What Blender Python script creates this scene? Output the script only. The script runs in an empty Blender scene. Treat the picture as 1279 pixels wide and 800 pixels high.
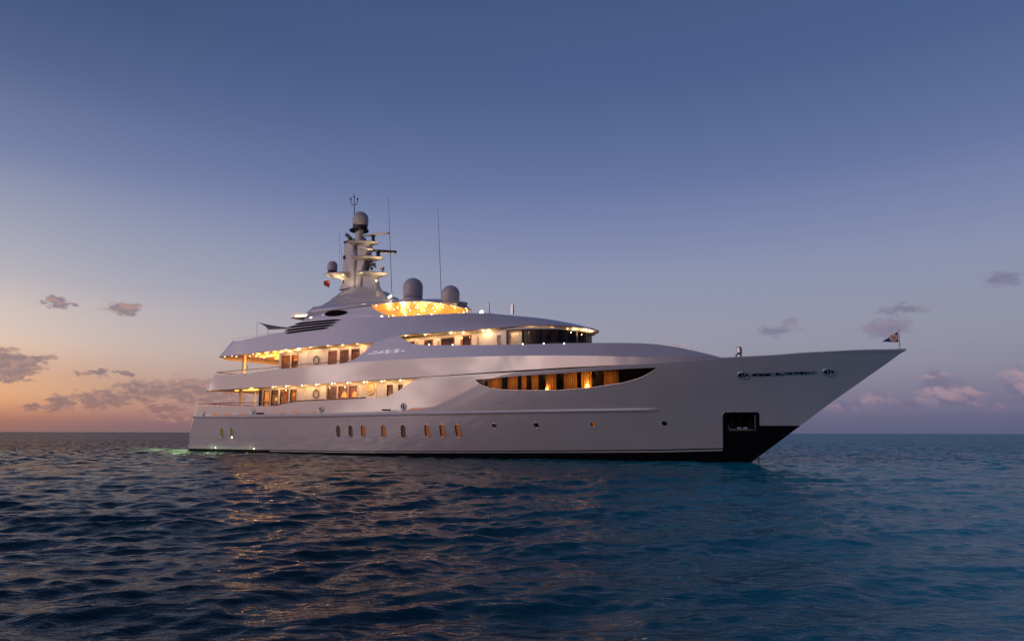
import bpy, bmesh, math
import numpy as np
from mathutils import Vector, Matrix

# ------------------------------------------------------------------ scene, camera, sky
sc = bpy.context.scene
col = sc.collection
R = math.radians

F_PX, IMG_W, IMG_H = 850.0, 1279.0, 800.0
ALPHA = 0.57852684
CAM = np.array([61.6233, -42.7594, 1.71046])         # X forward along the ship, -Y starboard, Z up, z=0 waterline
PITCH = math.atan((540.3 - 400) / F_PX)
ROLL = R(0.121)
_r = np.array([math.cos(ALPHA), math.sin(ALPHA), 0.0])
_d = np.array([-math.sin(ALPHA), math.cos(ALPHA), 0.0])
_z = np.array([0, 0, 1.0])
_F = _d * math.cos(PITCH) + _z * math.sin(PITCH)
_U = -_d * math.sin(PITCH) + _z * math.cos(PITCH)
_R2 = _r * math.cos(ROLL) + _U * math.sin(ROLL)
_U2 = -_r * math.sin(ROLL) + _U * math.cos(ROLL)

cd = bpy.data.cameras.new("camera")
cam = bpy.data.objects.new("camera", cd)
col.objects.link(cam)
cd.sensor_width = 36.0
cd.lens = F_PX / IMG_W * 36.0
cd.clip_start = 0.1
cd.clip_end = 60000
cam.matrix_world = Matrix(((_R2[0], _U2[0], -_F[0], CAM[0]), (_R2[1], _U2[1], -_F[1], CAM[1]),
                           (_R2[2], _U2[2], -_F[2], CAM[2]), (0, 0, 0, 1)))
sc.camera = cam

sc.view_settings.view_transform = 'Standard'
sc.view_settings.look = 'None'
sc.view_settings.exposure = 0.0
sc.view_settings.gamma = 1.0
sc.view_settings.use_curve_mapping = False
sc.cycles.use_denoising = True
sc.cycles.max_bounces = 8
sc.cycles.sample_clamp_indirect = 6.0
sc.cycles.caustics_reflective = False
sc.cycles.caustics_refractive = False


def lin(r, g, b):
    f = lambda c: c / 12.92 if c <= 0.04045 else ((c + 0.055) / 1.055) ** 2.4
    return (f(r / 255), f(g / 255), f(b / 255), 1.0)


class NT:
    """small helper for node trees"""
    def __init__(s, nt):
        s.t = nt; s.n = nt.nodes; s.l = nt.links

    def add(s, typ, **kw):
        n = s.n.new(typ)
        for k, v in kw.items():
            setattr(n, k, v)
        return n

    def put(s, sock, v):
        if isinstance(v, bpy.types.NodeSocket):
            s.l.new(v, sock)
        else:
            sock.default_value = v

    def math(s, op, a, b=None, c=None, clamp=False):
        n = s.add('ShaderNodeMath', operation=op, use_clamp=clamp)
        s.put(n.inputs[0], a)
        if b is not None: s.put(n.inputs[1], b)
        if c is not None: s.put(n.inputs[2], c)
        return n.outputs[0]

    def vmath(s, op, a, b=None):
        n = s.add('ShaderNodeVectorMath', operation=op)
        s.put(n.inputs[0], a)
        if b is not None: s.put(n.inputs[1], b)
        return n.outputs['Value'] if op in ('LENGTH', 'DOT_PRODUCT', 'DISTANCE') else n.outputs[0]

    def ramp(s, fac, stops, interp='LINEAR'):
        n = s.add('ShaderNodeValToRGB')
        n.color_ramp.interpolation = interp
        el = n.color_ramp.elements
        while len(el) < len(stops):
            el.new(0.5)
        for e, (p, c) in zip(el, stops):
            e.position = p; e.color = c if len(c) == 4 else (*c, 1)
        s.put(n.inputs[0], fac)
        return n.outputs[0]

    def mix(s, fac, a, b, mode='MIX'):
        n = s.add('ShaderNodeMix', data_type='RGBA', blend_type=mode)
        s.put(n.inputs[0], fac); s.put(n.inputs[6], a); s.put(n.inputs[7], b)
        return n.outputs[2]

    def noise(s, vec, scale, detail=4, rough=0.55, dim='3D', dist=0.0):
        n = s.add('ShaderNodeTexNoise', noise_dimensions=dim)
        if vec is not None: s.put(n.inputs['Vector'], vec)
        n.inputs['Scale'].default_value = scale
        n.inputs['Detail'].default_value = detail
        n.inputs['Roughness'].default_value = rough
        n.inputs['Distortion'].default_value = dist
        return n.outputs[0]

    def maprange(s, v, a, b, c, d, smooth=False):
        n = s.add('ShaderNodeMapRange', interpolation_type='SMOOTHSTEP' if smooth else 'LINEAR')
        for i, q in enumerate((v, a, b, c, d)):
            s.put(n.inputs[i], q)
        return n.outputs[0]


def ray(px, py):
    return _F + _R2 * (px - IMG_W / 2) / F_PX - _U2 * (py - IMG_H / 2) / F_PX


def azel(px, py):
    """compass angle (deg, counter-clockwise from +X) and elevation of a direction"""
    d = ray(px, py); d = d / np.linalg.norm(d)
    return math.degrees(math.atan2(d[1], d[0])) % 360, math.degrees(math.asin(d[2]))


SUNSET = 174.0        # compass angle of the glow, a little left of the frame

world = bpy.data.worlds.new("World")
sc.world = world
world.use_nodes = True
g = NT(world.node_tree)
for n in list(g.n): g.n.remove(n)
tc = g.add('ShaderNodeTexCoord')
sx = g.add('ShaderNodeSeparateXYZ')
g.l.new(tc.outputs['Generated'], sx.inputs[0])
az = g.math('MULTIPLY', g.math('ARCTAN2', sx.outputs[1], sx.outputs[0]), 180 / math.pi)     # -180..180
az = g.math('MODULO', g.math('ADD', az, 360.0), 360.0)
el = g.math('MULTIPLY', g.math('ARCSINE', sx.outputs[2]), 180 / math.pi)
dlt = g.math('ABSOLUTE', g.math('SUBTRACT', az, SUNSET))
dlt = g.math('MINIMUM', dlt, g.math('SUBTRACT', 360.0, dlt))
e01 = g.math('DIVIDE', el, 90.0, clamp=True)


def estops(rows):
    return [(min(1, max(0, e / 90.0)), lin(*c)) for e, c in rows]


west = g.ramp(e01, estops([(0, (152, 112, 104)), (0.9, (178, 124, 104)), (2.2, (223, 165, 124)), (4.2, (222, 178, 146)),
                           (6.6, (219, 195, 180)), (10.5, (184, 178, 184)), (17.5, (133, 141, 170)), (23, (96, 110, 147)), (30, (64, 83, 119)), (50, (46, 62, 98)), (90, (32, 46, 80))]), 'CARDINAL')
east = g.ramp(e01, estops([(0, (92, 96, 126)), (1.6, (108, 108, 136)), (4.0, (132, 130, 152)), (6.5, (142, 143, 162)), (10, (142, 147, 170)),
                           (14.5, (130, 140, 172)), (20, (104, 119, 161)), (27, (80, 100, 144)), (34, (69, 89, 132)), (55, (50, 68, 108)), (90, (36, 50, 86))]), 'CARDINAL')
f_w = g.ramp(g.math('DIVIDE', dlt, 90.0, clamp=True),
             [(0.0, (1, 1, 1)), (0.15, (1, 1, 1)), (0.235, (.66, .66, .66)), (0.40, (.30, .30, .30)), (0.60, (.09, .09, .09)), (1.0, (0, 0, 0))])
sky = g.mix(f_w, east, west)

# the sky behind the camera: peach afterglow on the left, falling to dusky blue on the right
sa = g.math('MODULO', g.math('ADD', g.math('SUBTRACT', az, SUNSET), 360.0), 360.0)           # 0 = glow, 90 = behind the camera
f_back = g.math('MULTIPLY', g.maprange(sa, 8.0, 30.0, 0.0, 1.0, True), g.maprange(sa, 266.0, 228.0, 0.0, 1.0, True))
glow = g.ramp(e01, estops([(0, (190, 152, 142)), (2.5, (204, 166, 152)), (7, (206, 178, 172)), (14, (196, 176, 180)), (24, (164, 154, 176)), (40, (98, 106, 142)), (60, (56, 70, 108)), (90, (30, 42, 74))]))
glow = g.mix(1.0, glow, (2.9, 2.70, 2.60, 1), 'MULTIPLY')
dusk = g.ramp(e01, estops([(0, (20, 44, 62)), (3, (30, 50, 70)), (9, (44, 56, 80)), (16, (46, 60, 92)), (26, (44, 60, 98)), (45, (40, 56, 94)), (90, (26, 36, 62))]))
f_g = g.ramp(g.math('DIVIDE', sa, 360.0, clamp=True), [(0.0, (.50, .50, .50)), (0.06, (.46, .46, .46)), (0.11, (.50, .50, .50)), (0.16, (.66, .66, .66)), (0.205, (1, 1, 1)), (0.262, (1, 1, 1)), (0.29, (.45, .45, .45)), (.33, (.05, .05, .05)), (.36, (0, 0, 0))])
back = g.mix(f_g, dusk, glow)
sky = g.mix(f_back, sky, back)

# clouds: (pixel centre, half size in pixels, weight)
def cloud_field(rows, warp):
    acc = None
    for (px, py, hw, hh) in rows:
        a0, e0 = azel(px, py)
        a1, _ = azel(px + hw, py)
        _, e1 = azel(px, py - hh)
        cx = g.vmath('SUBTRACT', warp, (a0, e0, 0))
        cx = g.vmath('MULTIPLY', cx, (1 / max(.05, abs(a0 - a1)), 1 / max(.05, abs(e1 - e0)), 0))
        v = g.math('SUBTRACT', 1.0, g.vmath('LENGTH', cx))
        acc = v if acc is None else g.math('MAXIMUM', acc, v)
    return acc


comb = g.add('ShaderNodeCombineXYZ')
g.l.new(az, comb.inputs[0]); g.l.new(el, comb.inputs[1])
ae = comb.outputs[0]
aes = g.vmath('MULTIPLY', ae, (1.0, 1.9, 0.0))
n1 = g.add('ShaderNodeTexNoise'); g.put(n1.inputs['Vector'], aes)
n1.inputs['Scale'].default_value = 0.9; n1.inputs['Detail'].default_value = 6; n1.inputs['Roughness'].default_value = .6
w = g.vmath('MULTIPLY', g.vmath('SUBTRACT', n1.outputs['Color'], (.5, .5, .5)), (3.4, 1.5, 0))
warp = g.vmath('ADD', ae, w)
fine = g.noise(aes, 1.05, 6, .56)
finee = g.noise(g.vmath('MULTIPLY', ae, (.55, .8, 0)), 1.0, 5, .52)
finee2 = g.noise(g.vmath('ADD', g.vmath('MULTIPLY', ae, (.55, .8, 0)), (.10, -.42, 0)), 1.0, 5, .52)
fine2 = g.noise(g.vmath('ADD', aes, (0.15, -0.6, 0)), 1.05, 6, .56)

wf = cloud_field([(4, 454, 52, 20), (36, 448, 30, 9), (72, 377, 19, 8), (154, 384, 24, 10), (118, 466, 26, 5), (160, 468, 12, 4),
                  (128, 498, 42, 13), (182, 489, 44, 15), (240, 489, 42, 18), (275, 496, 30, 12), (75, 504, 17, 14), (45, 507, 24, 4), (205, 511, 30, 8), (20, 466, 26, 8), (8, 474, 20, 3), (215, 522, 30, 4)], warp)
wd = g.maprange(g.math('ADD', wf, g.math('MULTIPLY', g.math('SUBTRACT', fine, .50), 1.0)), -0.12, .36, 0, .88, True)
wcol = g.ramp(e01, estops([(0, (150, 108, 104)), (1.5, (146, 112, 110)), (3.4, (140, 119, 122)), (7, (136, 119, 126)), (12, (142, 130, 142))]))
wlit = g.maprange(g.math('SUBTRACT', fine, fine2), -.03, .11, 0.0, .55, True)
wcol = g.mix(wlit, wcol, lin(190, 146, 132))
sky = g.mix(wd, sky, wcol)

ef = cloud_field([(1250, 348, 32, 12), (972, 412, 36, 9), (985, 403, 16, 8), (1105, 410, 44, 14), (1130, 386, 44, 8), (1182, 490, 40, 26), (1168, 472, 22, 12), (1206, 496, 40, 20), (1128, 506, 40, 12),
                  (1274, 482, 24, 32), (1092, 500, 26, 14), (1060, 508, 40, 10), (1235, 508, 40, 10)], warp)
ed = g.maprange(g.math('ADD', ef, g.math('MULTIPLY', g.math('SUBTRACT', finee, .50), 1.3)), -0.12, .70, 0, .62, True)
elit = g.maprange(g.math('SUBTRACT', finee, finee2), -.10, .16, 0.0, 1.0, True)
low = g.maprange(el, 1.2, 3.0, 0.0, 1.0, True)
hi_ = g.maprange(el, 4.5, 7.5, 1.0, 0.35, True)
ecol = g.mix(g.math('MULTIPLY', g.math('MULTIPLY', elit, low), hi_), lin(112, 107, 136), lin(180, 148, 156))
sky = g.mix(ed, sky, ecol)

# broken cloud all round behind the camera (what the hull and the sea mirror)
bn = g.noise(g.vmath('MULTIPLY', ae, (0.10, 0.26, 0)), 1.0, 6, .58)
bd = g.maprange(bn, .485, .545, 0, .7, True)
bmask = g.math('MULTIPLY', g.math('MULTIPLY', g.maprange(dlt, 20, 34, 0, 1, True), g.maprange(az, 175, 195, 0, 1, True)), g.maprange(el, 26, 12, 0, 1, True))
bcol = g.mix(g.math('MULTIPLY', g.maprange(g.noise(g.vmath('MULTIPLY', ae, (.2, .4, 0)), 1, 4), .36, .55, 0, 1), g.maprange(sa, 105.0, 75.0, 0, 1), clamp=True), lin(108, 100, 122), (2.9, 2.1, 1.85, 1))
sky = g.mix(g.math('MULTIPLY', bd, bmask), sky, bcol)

# a little of the physical sky for the twilight's natural falloff
ns = g.add('ShaderNodeTexSky', sky_type='NISHITA')
ns.sun_disc = False
ns.sun_elevation = R(-3.0)
ns.sun_rotation = R(90 - SUNSET)
ns.air_density = 1.2; ns.dust_density = 1.5; ns.ozone_density = 2.0
sky = g.mix(0.06, sky, ns.outputs[0], 'ADD')
bg = g.add('ShaderNodeBackground'); bg.inputs[1].default_value = 1.0
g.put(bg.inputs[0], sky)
wo = g.add('ShaderNodeOutputWorld'); g.l.new(bg.outputs[0], wo.inputs[0])
try:
    world.cycles.sampling_method = 'MANUAL'; world.cycles.sample_map_resolution = 512
except Exception:
    pass

# ------------------------------------------------------------------ from the picture to the ship
def onY(px, py, y):
    """(x, z) where the sight line through a picture point meets the plane 'starboard offset y'"""
    d = ray(px, py); t = (-y - CAM[1]) / d[1]
    p = CAM + t * d
    return p[0], p[2]


def onS(px, py, fun, y0=4.5):
    """the same on a curved side given by fun(x, z) -> half breadth"""
    y = y0
    for _ in range(80):
        x, z = onY(px, py, y)
        y = 0.55 * y + 0.45 * float(max(0.0, fun(x, z)))
    x, z = onY(px, py, y)
    return x, z, y


def curve(pts, fun):
    a = sorted((onS(px, py, fun)[:2] for px, py in pts))
    xs = np.array([p[0] for p in a]); zs = np.array([p[1] for p in a])
    return lambda x: float(np.interp(x, xs, zs)), xs, zs


def scale_at(p):
    """metres per picture pixel at a point"""
    return float((np.array(p) - CAM) @ _F) / F_PX


# ------------------------------------------------------------------ materials
MATS = {}


def principled(name, base, rough=.4, metal=0.0, coat=0.0, spec=.5, emit=None, estr=0.0):
    m = bpy.data.materials.new(name); m.use_nodes = True
    b = m.node_tree.nodes['Principled BSDF']
    b.inputs['Base Color'].default_value = (*base[:3], 1)
    b.inputs['Roughness'].default_value = rough
    b.inputs['Metallic'].default_value = metal
    b.inputs['Coat Weight'].default_value = coat
    b.inputs['Coat Roughness'].default_value = .04
    b.inputs['Specular IOR Level'].default_value = spec
    if emit:
        b.inputs['Emission Color'].default_value = (*emit[:3], 1)
        b.inputs['Emission Strength'].default_value = estr
    MATS[name] = m
    return m


def vary(m, scale, amount, rough_amt=0.0, bump=0.0, bscale=None, stretch=(1, 1, 1)):
    """slow noise in the colour, roughness and surface of a material"""
    t = NT(m.node_tree); b = t.n['Principled BSDF']
    oc = t.add('ShaderNodeTexCoord')
    v = t.vmath('MULTIPLY', oc.outputs['Object'], stretch)
    nz = t.noise(v, scale, 5, .6)
    base = tuple(b.inputs['Base Color'].default_value)
    lo = tuple(c * (1 - amount) for c in base[:3]); hi = tuple(min(1, c * (1 + amount)) for c in base[:3])
    c = t.ramp(nz, [(.3, lo), (.7, hi)])
    t.put(b.inputs['Base Color'], c)
    if rough_amt:
        r0 = b.inputs['Roughness'].default_value
        t.put(b.inputs['Roughness'], t.maprange(nz, .3, .7, max(0.01, r0 - rough_amt), r0 + rough_amt))
    if bump:
        bp = t.add('ShaderNodeBump'); bp.inputs['Strength'].default_value = bump; bp.inputs['Distance'].default_value = .02
        t.put(bp.inputs['Height'], t.noise(v, bscale or scale * 3, 3, .5))
        t.put(b.inputs['Normal'], bp.outputs[0])
        t.put(b.inputs['Coat Normal'], bp.outputs[0])
    return m


white = vary(principled('hull_paint', (.60, .575, .57), .40, coat=1.0), .9, .03, .03, .055, .45, (1.2, 1.2, .35))
MATS['hull_paint'].node_tree.nodes['Principled BSDF'].inputs['Coat IOR'].default_value = 2.5
MATS['hull_paint'].node_tree.nodes['Principled BSDF'].inputs['Coat Roughness'].default_value = .06
cream = vary(principled('house_paint', (.80, .74, .66), .45, coat=.2), 1.5, .03, .05)
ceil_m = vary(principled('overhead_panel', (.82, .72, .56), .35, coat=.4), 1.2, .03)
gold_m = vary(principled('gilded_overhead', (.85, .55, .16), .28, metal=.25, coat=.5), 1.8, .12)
black_m = vary(principled('black_antifouling', (.005, .005, .006), .5, coat=.0, spec=.15), 2, .3, .1)
slot_m = principled('black_opening', (.004, .004, .006), .8, spec=.05)
dark_steel = vary(principled('dark_steel', (.008, .008, .010), .45, spec=.2), 3, .3, .1)
chrome = vary(principled('stainless_steel', (.70, .70, .72), .28, metal=.7), 6, .1, .08)
teak = vary(principled('teak', (.32, .15, .06), .5), 3, .3, stretch=(.4, 6, 6))
varnish = vary(principled('varnished_wood', (.34, .11, .035), .22, coat=.8), 3, .25, stretch=(.3, 5, 5))
wood_in = vary(principled('cabin_wood', (.40, .18, .055), .35, coat=.4), 2, .35, stretch=(4, 4, .5))
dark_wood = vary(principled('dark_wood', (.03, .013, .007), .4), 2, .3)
drape = vary(principled('curtain_fabric', (.62, .34, .12), .8), 9, .3, stretch=(3, 3, .15))
canvas = vary(principled('grey_canvas', (.30, .23, .23), .8), 5, .15)
radome = vary(principled('radome_shell', (.52, .48, .48), .4, coat=.2), 1.5, .05)
mast_m = vary(principled('mast_paint', (.56, .53, .50), .35, coat=.7), 1.2, .06)
gunmetal = vary(principled('black_fitting', (.02, .02, .025), .45), 8, .3)
rubber = principled('rubber', (.015, .015, .016), .7)
steel_line = principled('antenna_fibreglass', (.24, .25, .30), .5)
bulb = principled('lamp_lens', (1, .9, .7), .3, emit=(1.0, .74, .42), estr=20)
bulb_w = principled('white_lamp_lens', (1, .95, .85), .3, emit=(1.0, .84, .62), estr=16)
bulb_s = principled('small_lamp_lens', (1, .9, .7), .3, emit=(1.0, .70, .34), estr=11)
shade_m = principled('lamp_shade_cloth', (.9, .7, .4), .8, emit=(1.0, .55, .16), estr=3.2)
shade_b = principled('bright_shade_cloth', (.9, .7, .4), .8, emit=(1.0, .62, .20), estr=5.5)
port_lit = principled('lit_port_glass', (.10, .04, .015), .25, coat=.1, spec=.2, emit=(1.0, .27, .05), estr=.17)
port_dim = principled('dim_port_glass', (.05, .02, .015), .12, coat=.6, emit=(1.0, .30, .12), estr=.03)
port_dark = principled('dark_port_glass', (.01, .01, .012), .08, coat=.6)
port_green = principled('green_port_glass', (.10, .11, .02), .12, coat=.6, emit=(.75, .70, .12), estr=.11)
glow_slot = principled('scupper_glow', (.5, .2, .1), .5, emit=(1.0, .38, .16), estr=.22)
flag_blue = vary(principled('blue_bunting', (.018, .04, .20), .75), 4, .2)
flag_red = vary(principled('red_bunting', (.42, .05, .05), .75), 4, .2)
flag_pale = principled('pale_bunting', (.72, .48, .38), .75)
letter_m = principled('glowing_letter', (.85, .85, .88), .25, metal=.6, emit=(.95, .92, 1.0), estr=.42)
life_m = vary(principled('lifebuoy_cover', (.16, .10, .07), .6), 5, .2)
emblem_m = principled('gilt_emblem', (.66, .47, .24), .4, metal=.25)
chain_m = vary(principled('galvanised_chain', (.10, .10, .11), .5, metal=.7), 8, .3)


def glass(name, tint, refl=.14, gloss_rough=.02):
    m = bpy.data.materials.new(name); m.use_nodes = True
    t = NT(m.node_tree)
    for n in list(t.n): t.n.remove(n)
    tr = t.add('ShaderNodeBsdfTransparent'); tr.inputs[0].default_value = (*tint, 1)
    gl = t.add('ShaderNodeBsdfGlossy'); gl.inputs['Roughness'].default_value = gloss_rough
    lw = t.add('ShaderNodeLayerWeight'); lw.inputs[0].default_value = .35
    nz = t.noise(t.add('ShaderNodeTexCoord').outputs['Object'], .9, 3)
    fac = t.math('ADD', t.math('MULTIPLY', lw.outputs['Fresnel'], .22), t.maprange(nz, .3, .7, refl * .7, refl * 1.2), clamp=True)
    mx = t.add('ShaderNodeMixShader')
    t.put(mx.inputs[0], fac); t.l.new(tr.outputs[0], mx.inputs[1]); t.l.new(gl.outputs[0], mx.inputs[2])
    o = t.add('ShaderNodeOutputMaterial'); t.l.new(mx.outputs[0], o.inputs[0])
    MATS[name] = m
    return m


glass_win = glass('saloon_glass', (.66, .52, .38), .02)
glass_dark = glass('tinted_glass', (.46, .33, .23), .02)
glass_wh = glass('wheelhouse_glass', (.14, .11, .10), .07)
glass_clear = glass('windscreen_glass', (.90, .88, .84), .05)

# ------------------------------------------------------------------ mesh helpers
class MB:
    """collects geometry; build() links it as ONE mesh object"""
    def __init__(s):
        s.v = []; s.f = []

    def add(s, verts, faces):
        o = len(s.v)
        s.v.extend([tuple(map(float, p)) for p in verts])
        s.f.extend([tuple(i + o for i in f) for f in faces])
        return s

    def grid(s, P, flip=False, closed_u=False):
        """P[i][j] rows of points"""
        n, m = len(P), len(P[0])
        vs = [p for row in P for p in row]
        fs = []
        for i in range(n if closed_u else n - 1):
            for j in range(m - 1):
                a, b, c, d = i * m + j, ((i + 1) % n) * m + j, ((i + 1) % n) * m + j + 1, i * m + j + 1
                fs.append((a, d, c, b) if flip else (a, b, c, d))
        return s.add(vs, fs)

    def box(s, c, d, ax=None):
        """centre, full size, optional 3 axes"""
        ax = ax or ((1, 0, 0), (0, 1, 0), (0, 0, 1))
        ax = [Vector(a) for a in ax]; c = Vector(c); vs = []
        for sx_ in (-.5, .5):
            for sy in (-.5, .5):
                for sz in (-.5, .5):
                    vs.append(c + ax[0] * d[0] * sx_ + ax[1] * d[1] * sy + ax[2] * d[2] * sz)
        return s.add(vs, [(0, 1, 3, 2), (4, 6, 7, 5), (0, 4, 5, 1), (2, 3, 7, 6), (0, 2, 6, 4), (1, 5, 7, 3)])

    def tube(s, pts, r, seg=8, caps=True):
        pts = [Vector(p) for p in pts]
        rs = r if isinstance(r, (list, tuple)) else [r] * len(pts)
        rings = []; ref = None
        for i, p in enumerate(pts):
            a = pts[max(0, i - 1)]; b = pts[min(len(pts) - 1, i + 1)]
            t = (b - a).normalized()
            if ref is None:
                ref = Vector((0, 0, 1)) if abs(t.z) < .9 else Vector((1, 0, 0))
            u = (ref - t * ref.dot(t)).normalized(); ref = u
            w_ = t.cross(u)
            rings.append([p + (u * math.cos(2 * math.pi * k / seg) + w_ * math.sin(2 * math.pi * k / seg)) * rs[i] for k in range(seg)])
        o = len(s.v)
        for rg in rings: s.v.extend([tuple(q) for q in rg])
        for i in range(len(rings) - 1):
            for k in range(seg):
                a = o + i * seg + k; b = o + i * seg + (k + 1) % seg
                s.f.append((a, b, b + seg, a + seg))
        if caps:
            s.f.append(tuple(o + k for k in range(seg))[::-1])
            s.f.append(tuple(o + (len(rings) - 1) * seg + k for k in range(seg)))
        return s

    def lathe(s, c, prof, seg=24, axis=(0, 0, 1), sy=1.0):
        """prof: (radius, height) pairs; sy squashes across"""
        ax = Vector(axis).normalized()
        u = Vector((1, 0, 0)) if abs(ax.x) < .9 else Vector((0, 1, 0))
        u = (u - ax * u.dot(ax)).normalized(); w_ = ax.cross(u); c = Vector(c)
        P = [[c + ax * h + (u * math.cos(2 * math.pi * k / seg) + w_ * sy * math.sin(2 * math.pi * k / seg)) * max(r, 1e-4) for k in range(seg)] for r, h in prof]
        o = len(s.v)
        for row in P: s.v.extend([tuple(q) for q in row])
        for i in range(len(P) - 1):
            for k in range(seg):
                a = o + i * seg + k; b = o + i * seg + (k + 1) % seg
                s.f.append((a, b, b + seg, a + seg))
        s.f.append(tuple(o + k for k in range(seg))[::-1])
        s.f.append(tuple(o + (len(P) - 1) * seg + k for k in range(seg)))
        return s

    def prism(s, outline, depth):
        """outline: list of 3-D points (planar), depth: vector"""
        n = len(outline); dv = Vector(depth)
        a = [Vector(p) for p in outline]; b = [p + dv for p in a]
        return s.add(a + b, [tuple(range(n))[::-1], tuple(range(n, 2 * n))] + [(i, (i + 1) % n, n + (i + 1) % n, n + i) for i in range(n)])

    def build(s, name, mat, parent=None, smooth=True, merge=0.0, recalc=True, solid=0.0, sharp=35, bevel=0.0):
        me = bpy.data.meshes.new(name)
        bm = bmesh.new()
        vs = [bm.verts.new(p) for p in s.v]
        for f in s.f:
            ff = []
            for i in f:
                if vs[i] not in ff: ff.append(vs[i])
            if len(ff) >= 3:
                try: bm.faces.new(ff)
                except ValueError: pass
        if merge:
            bmesh.ops.remove_doubles(bm, verts=bm.verts, dist=merge)
            bmesh.ops.dissolve_degenerate(bm, edges=bm.edges, dist=1e-5)
        if recalc:
            bmesh.ops.recalc_face_normals(bm, faces=bm.faces)
        bm.to_mesh(me); bm.free()
        if smooth:
            me.polygons.foreach_set('use_smooth', [True] * len(me.polygons))
            try: me.set_sharp_from_angle(angle=R(sharp))
            except Exception: pass
        me.materials.append(mat)
        o = bpy.data.objects.new(name, me); col.objects.link(o)
        if parent is not None: o.parent = parent
        if solid:
            md = o.modifiers.new('thickness', 'SOLIDIFY'); md.thickness = solid; md.offset = -1
            if smooth:
                es = o.modifiers.new('crisp_edges', 'EDGE_SPLIT'); es.split_angle = R(42); es.use_edge_sharp = True
        if bevel:
            md = o.modifiers.new('bevel', 'BEVEL'); md.width = bevel; md.segments = 2; md.limit_method = 'ANGLE'
        return o


def tag(o, label, cat, group=None, kind=None):
    o['label'] = label
    if cat: o['category'] = cat
    if group: o['group'] = group
    if kind: o['kind'] = kind
    return o


def empty(name, loc, label, cat, group=None):
    o = bpy.data.objects.new(name, None); col.objects.link(o); o.location = loc
    o.empty_display_size = .3
    return tag(o, label, cat, group)


def lamp(typ, loc, energy, color, size=.1, rot=None, name='lamp_light', spot=None, sy=None):
    ld = bpy.data.lights.new(name, typ); ld.energy = energy; ld.color = color
    if typ == 'AREA':
        ld.shape = 'RECTANGLE'; ld.size = size; ld.size_y = sy or size
    else:
        ld.shadow_soft_size = size
    if typ == 'SPOT':
        ld.spot_size = R(spot or 90); ld.spot_blend = .6
    o = bpy.data.objects.new(name, ld); col.objects.link(o); o.location = loc
    if rot is not None:
        o.rotation_euler = Vector(rot).to_track_quat('-Z', 'Y').to_euler()
    return o


WARM = (1.0, .60, .28)
AMBER = (1.0, .55, .18)

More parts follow.
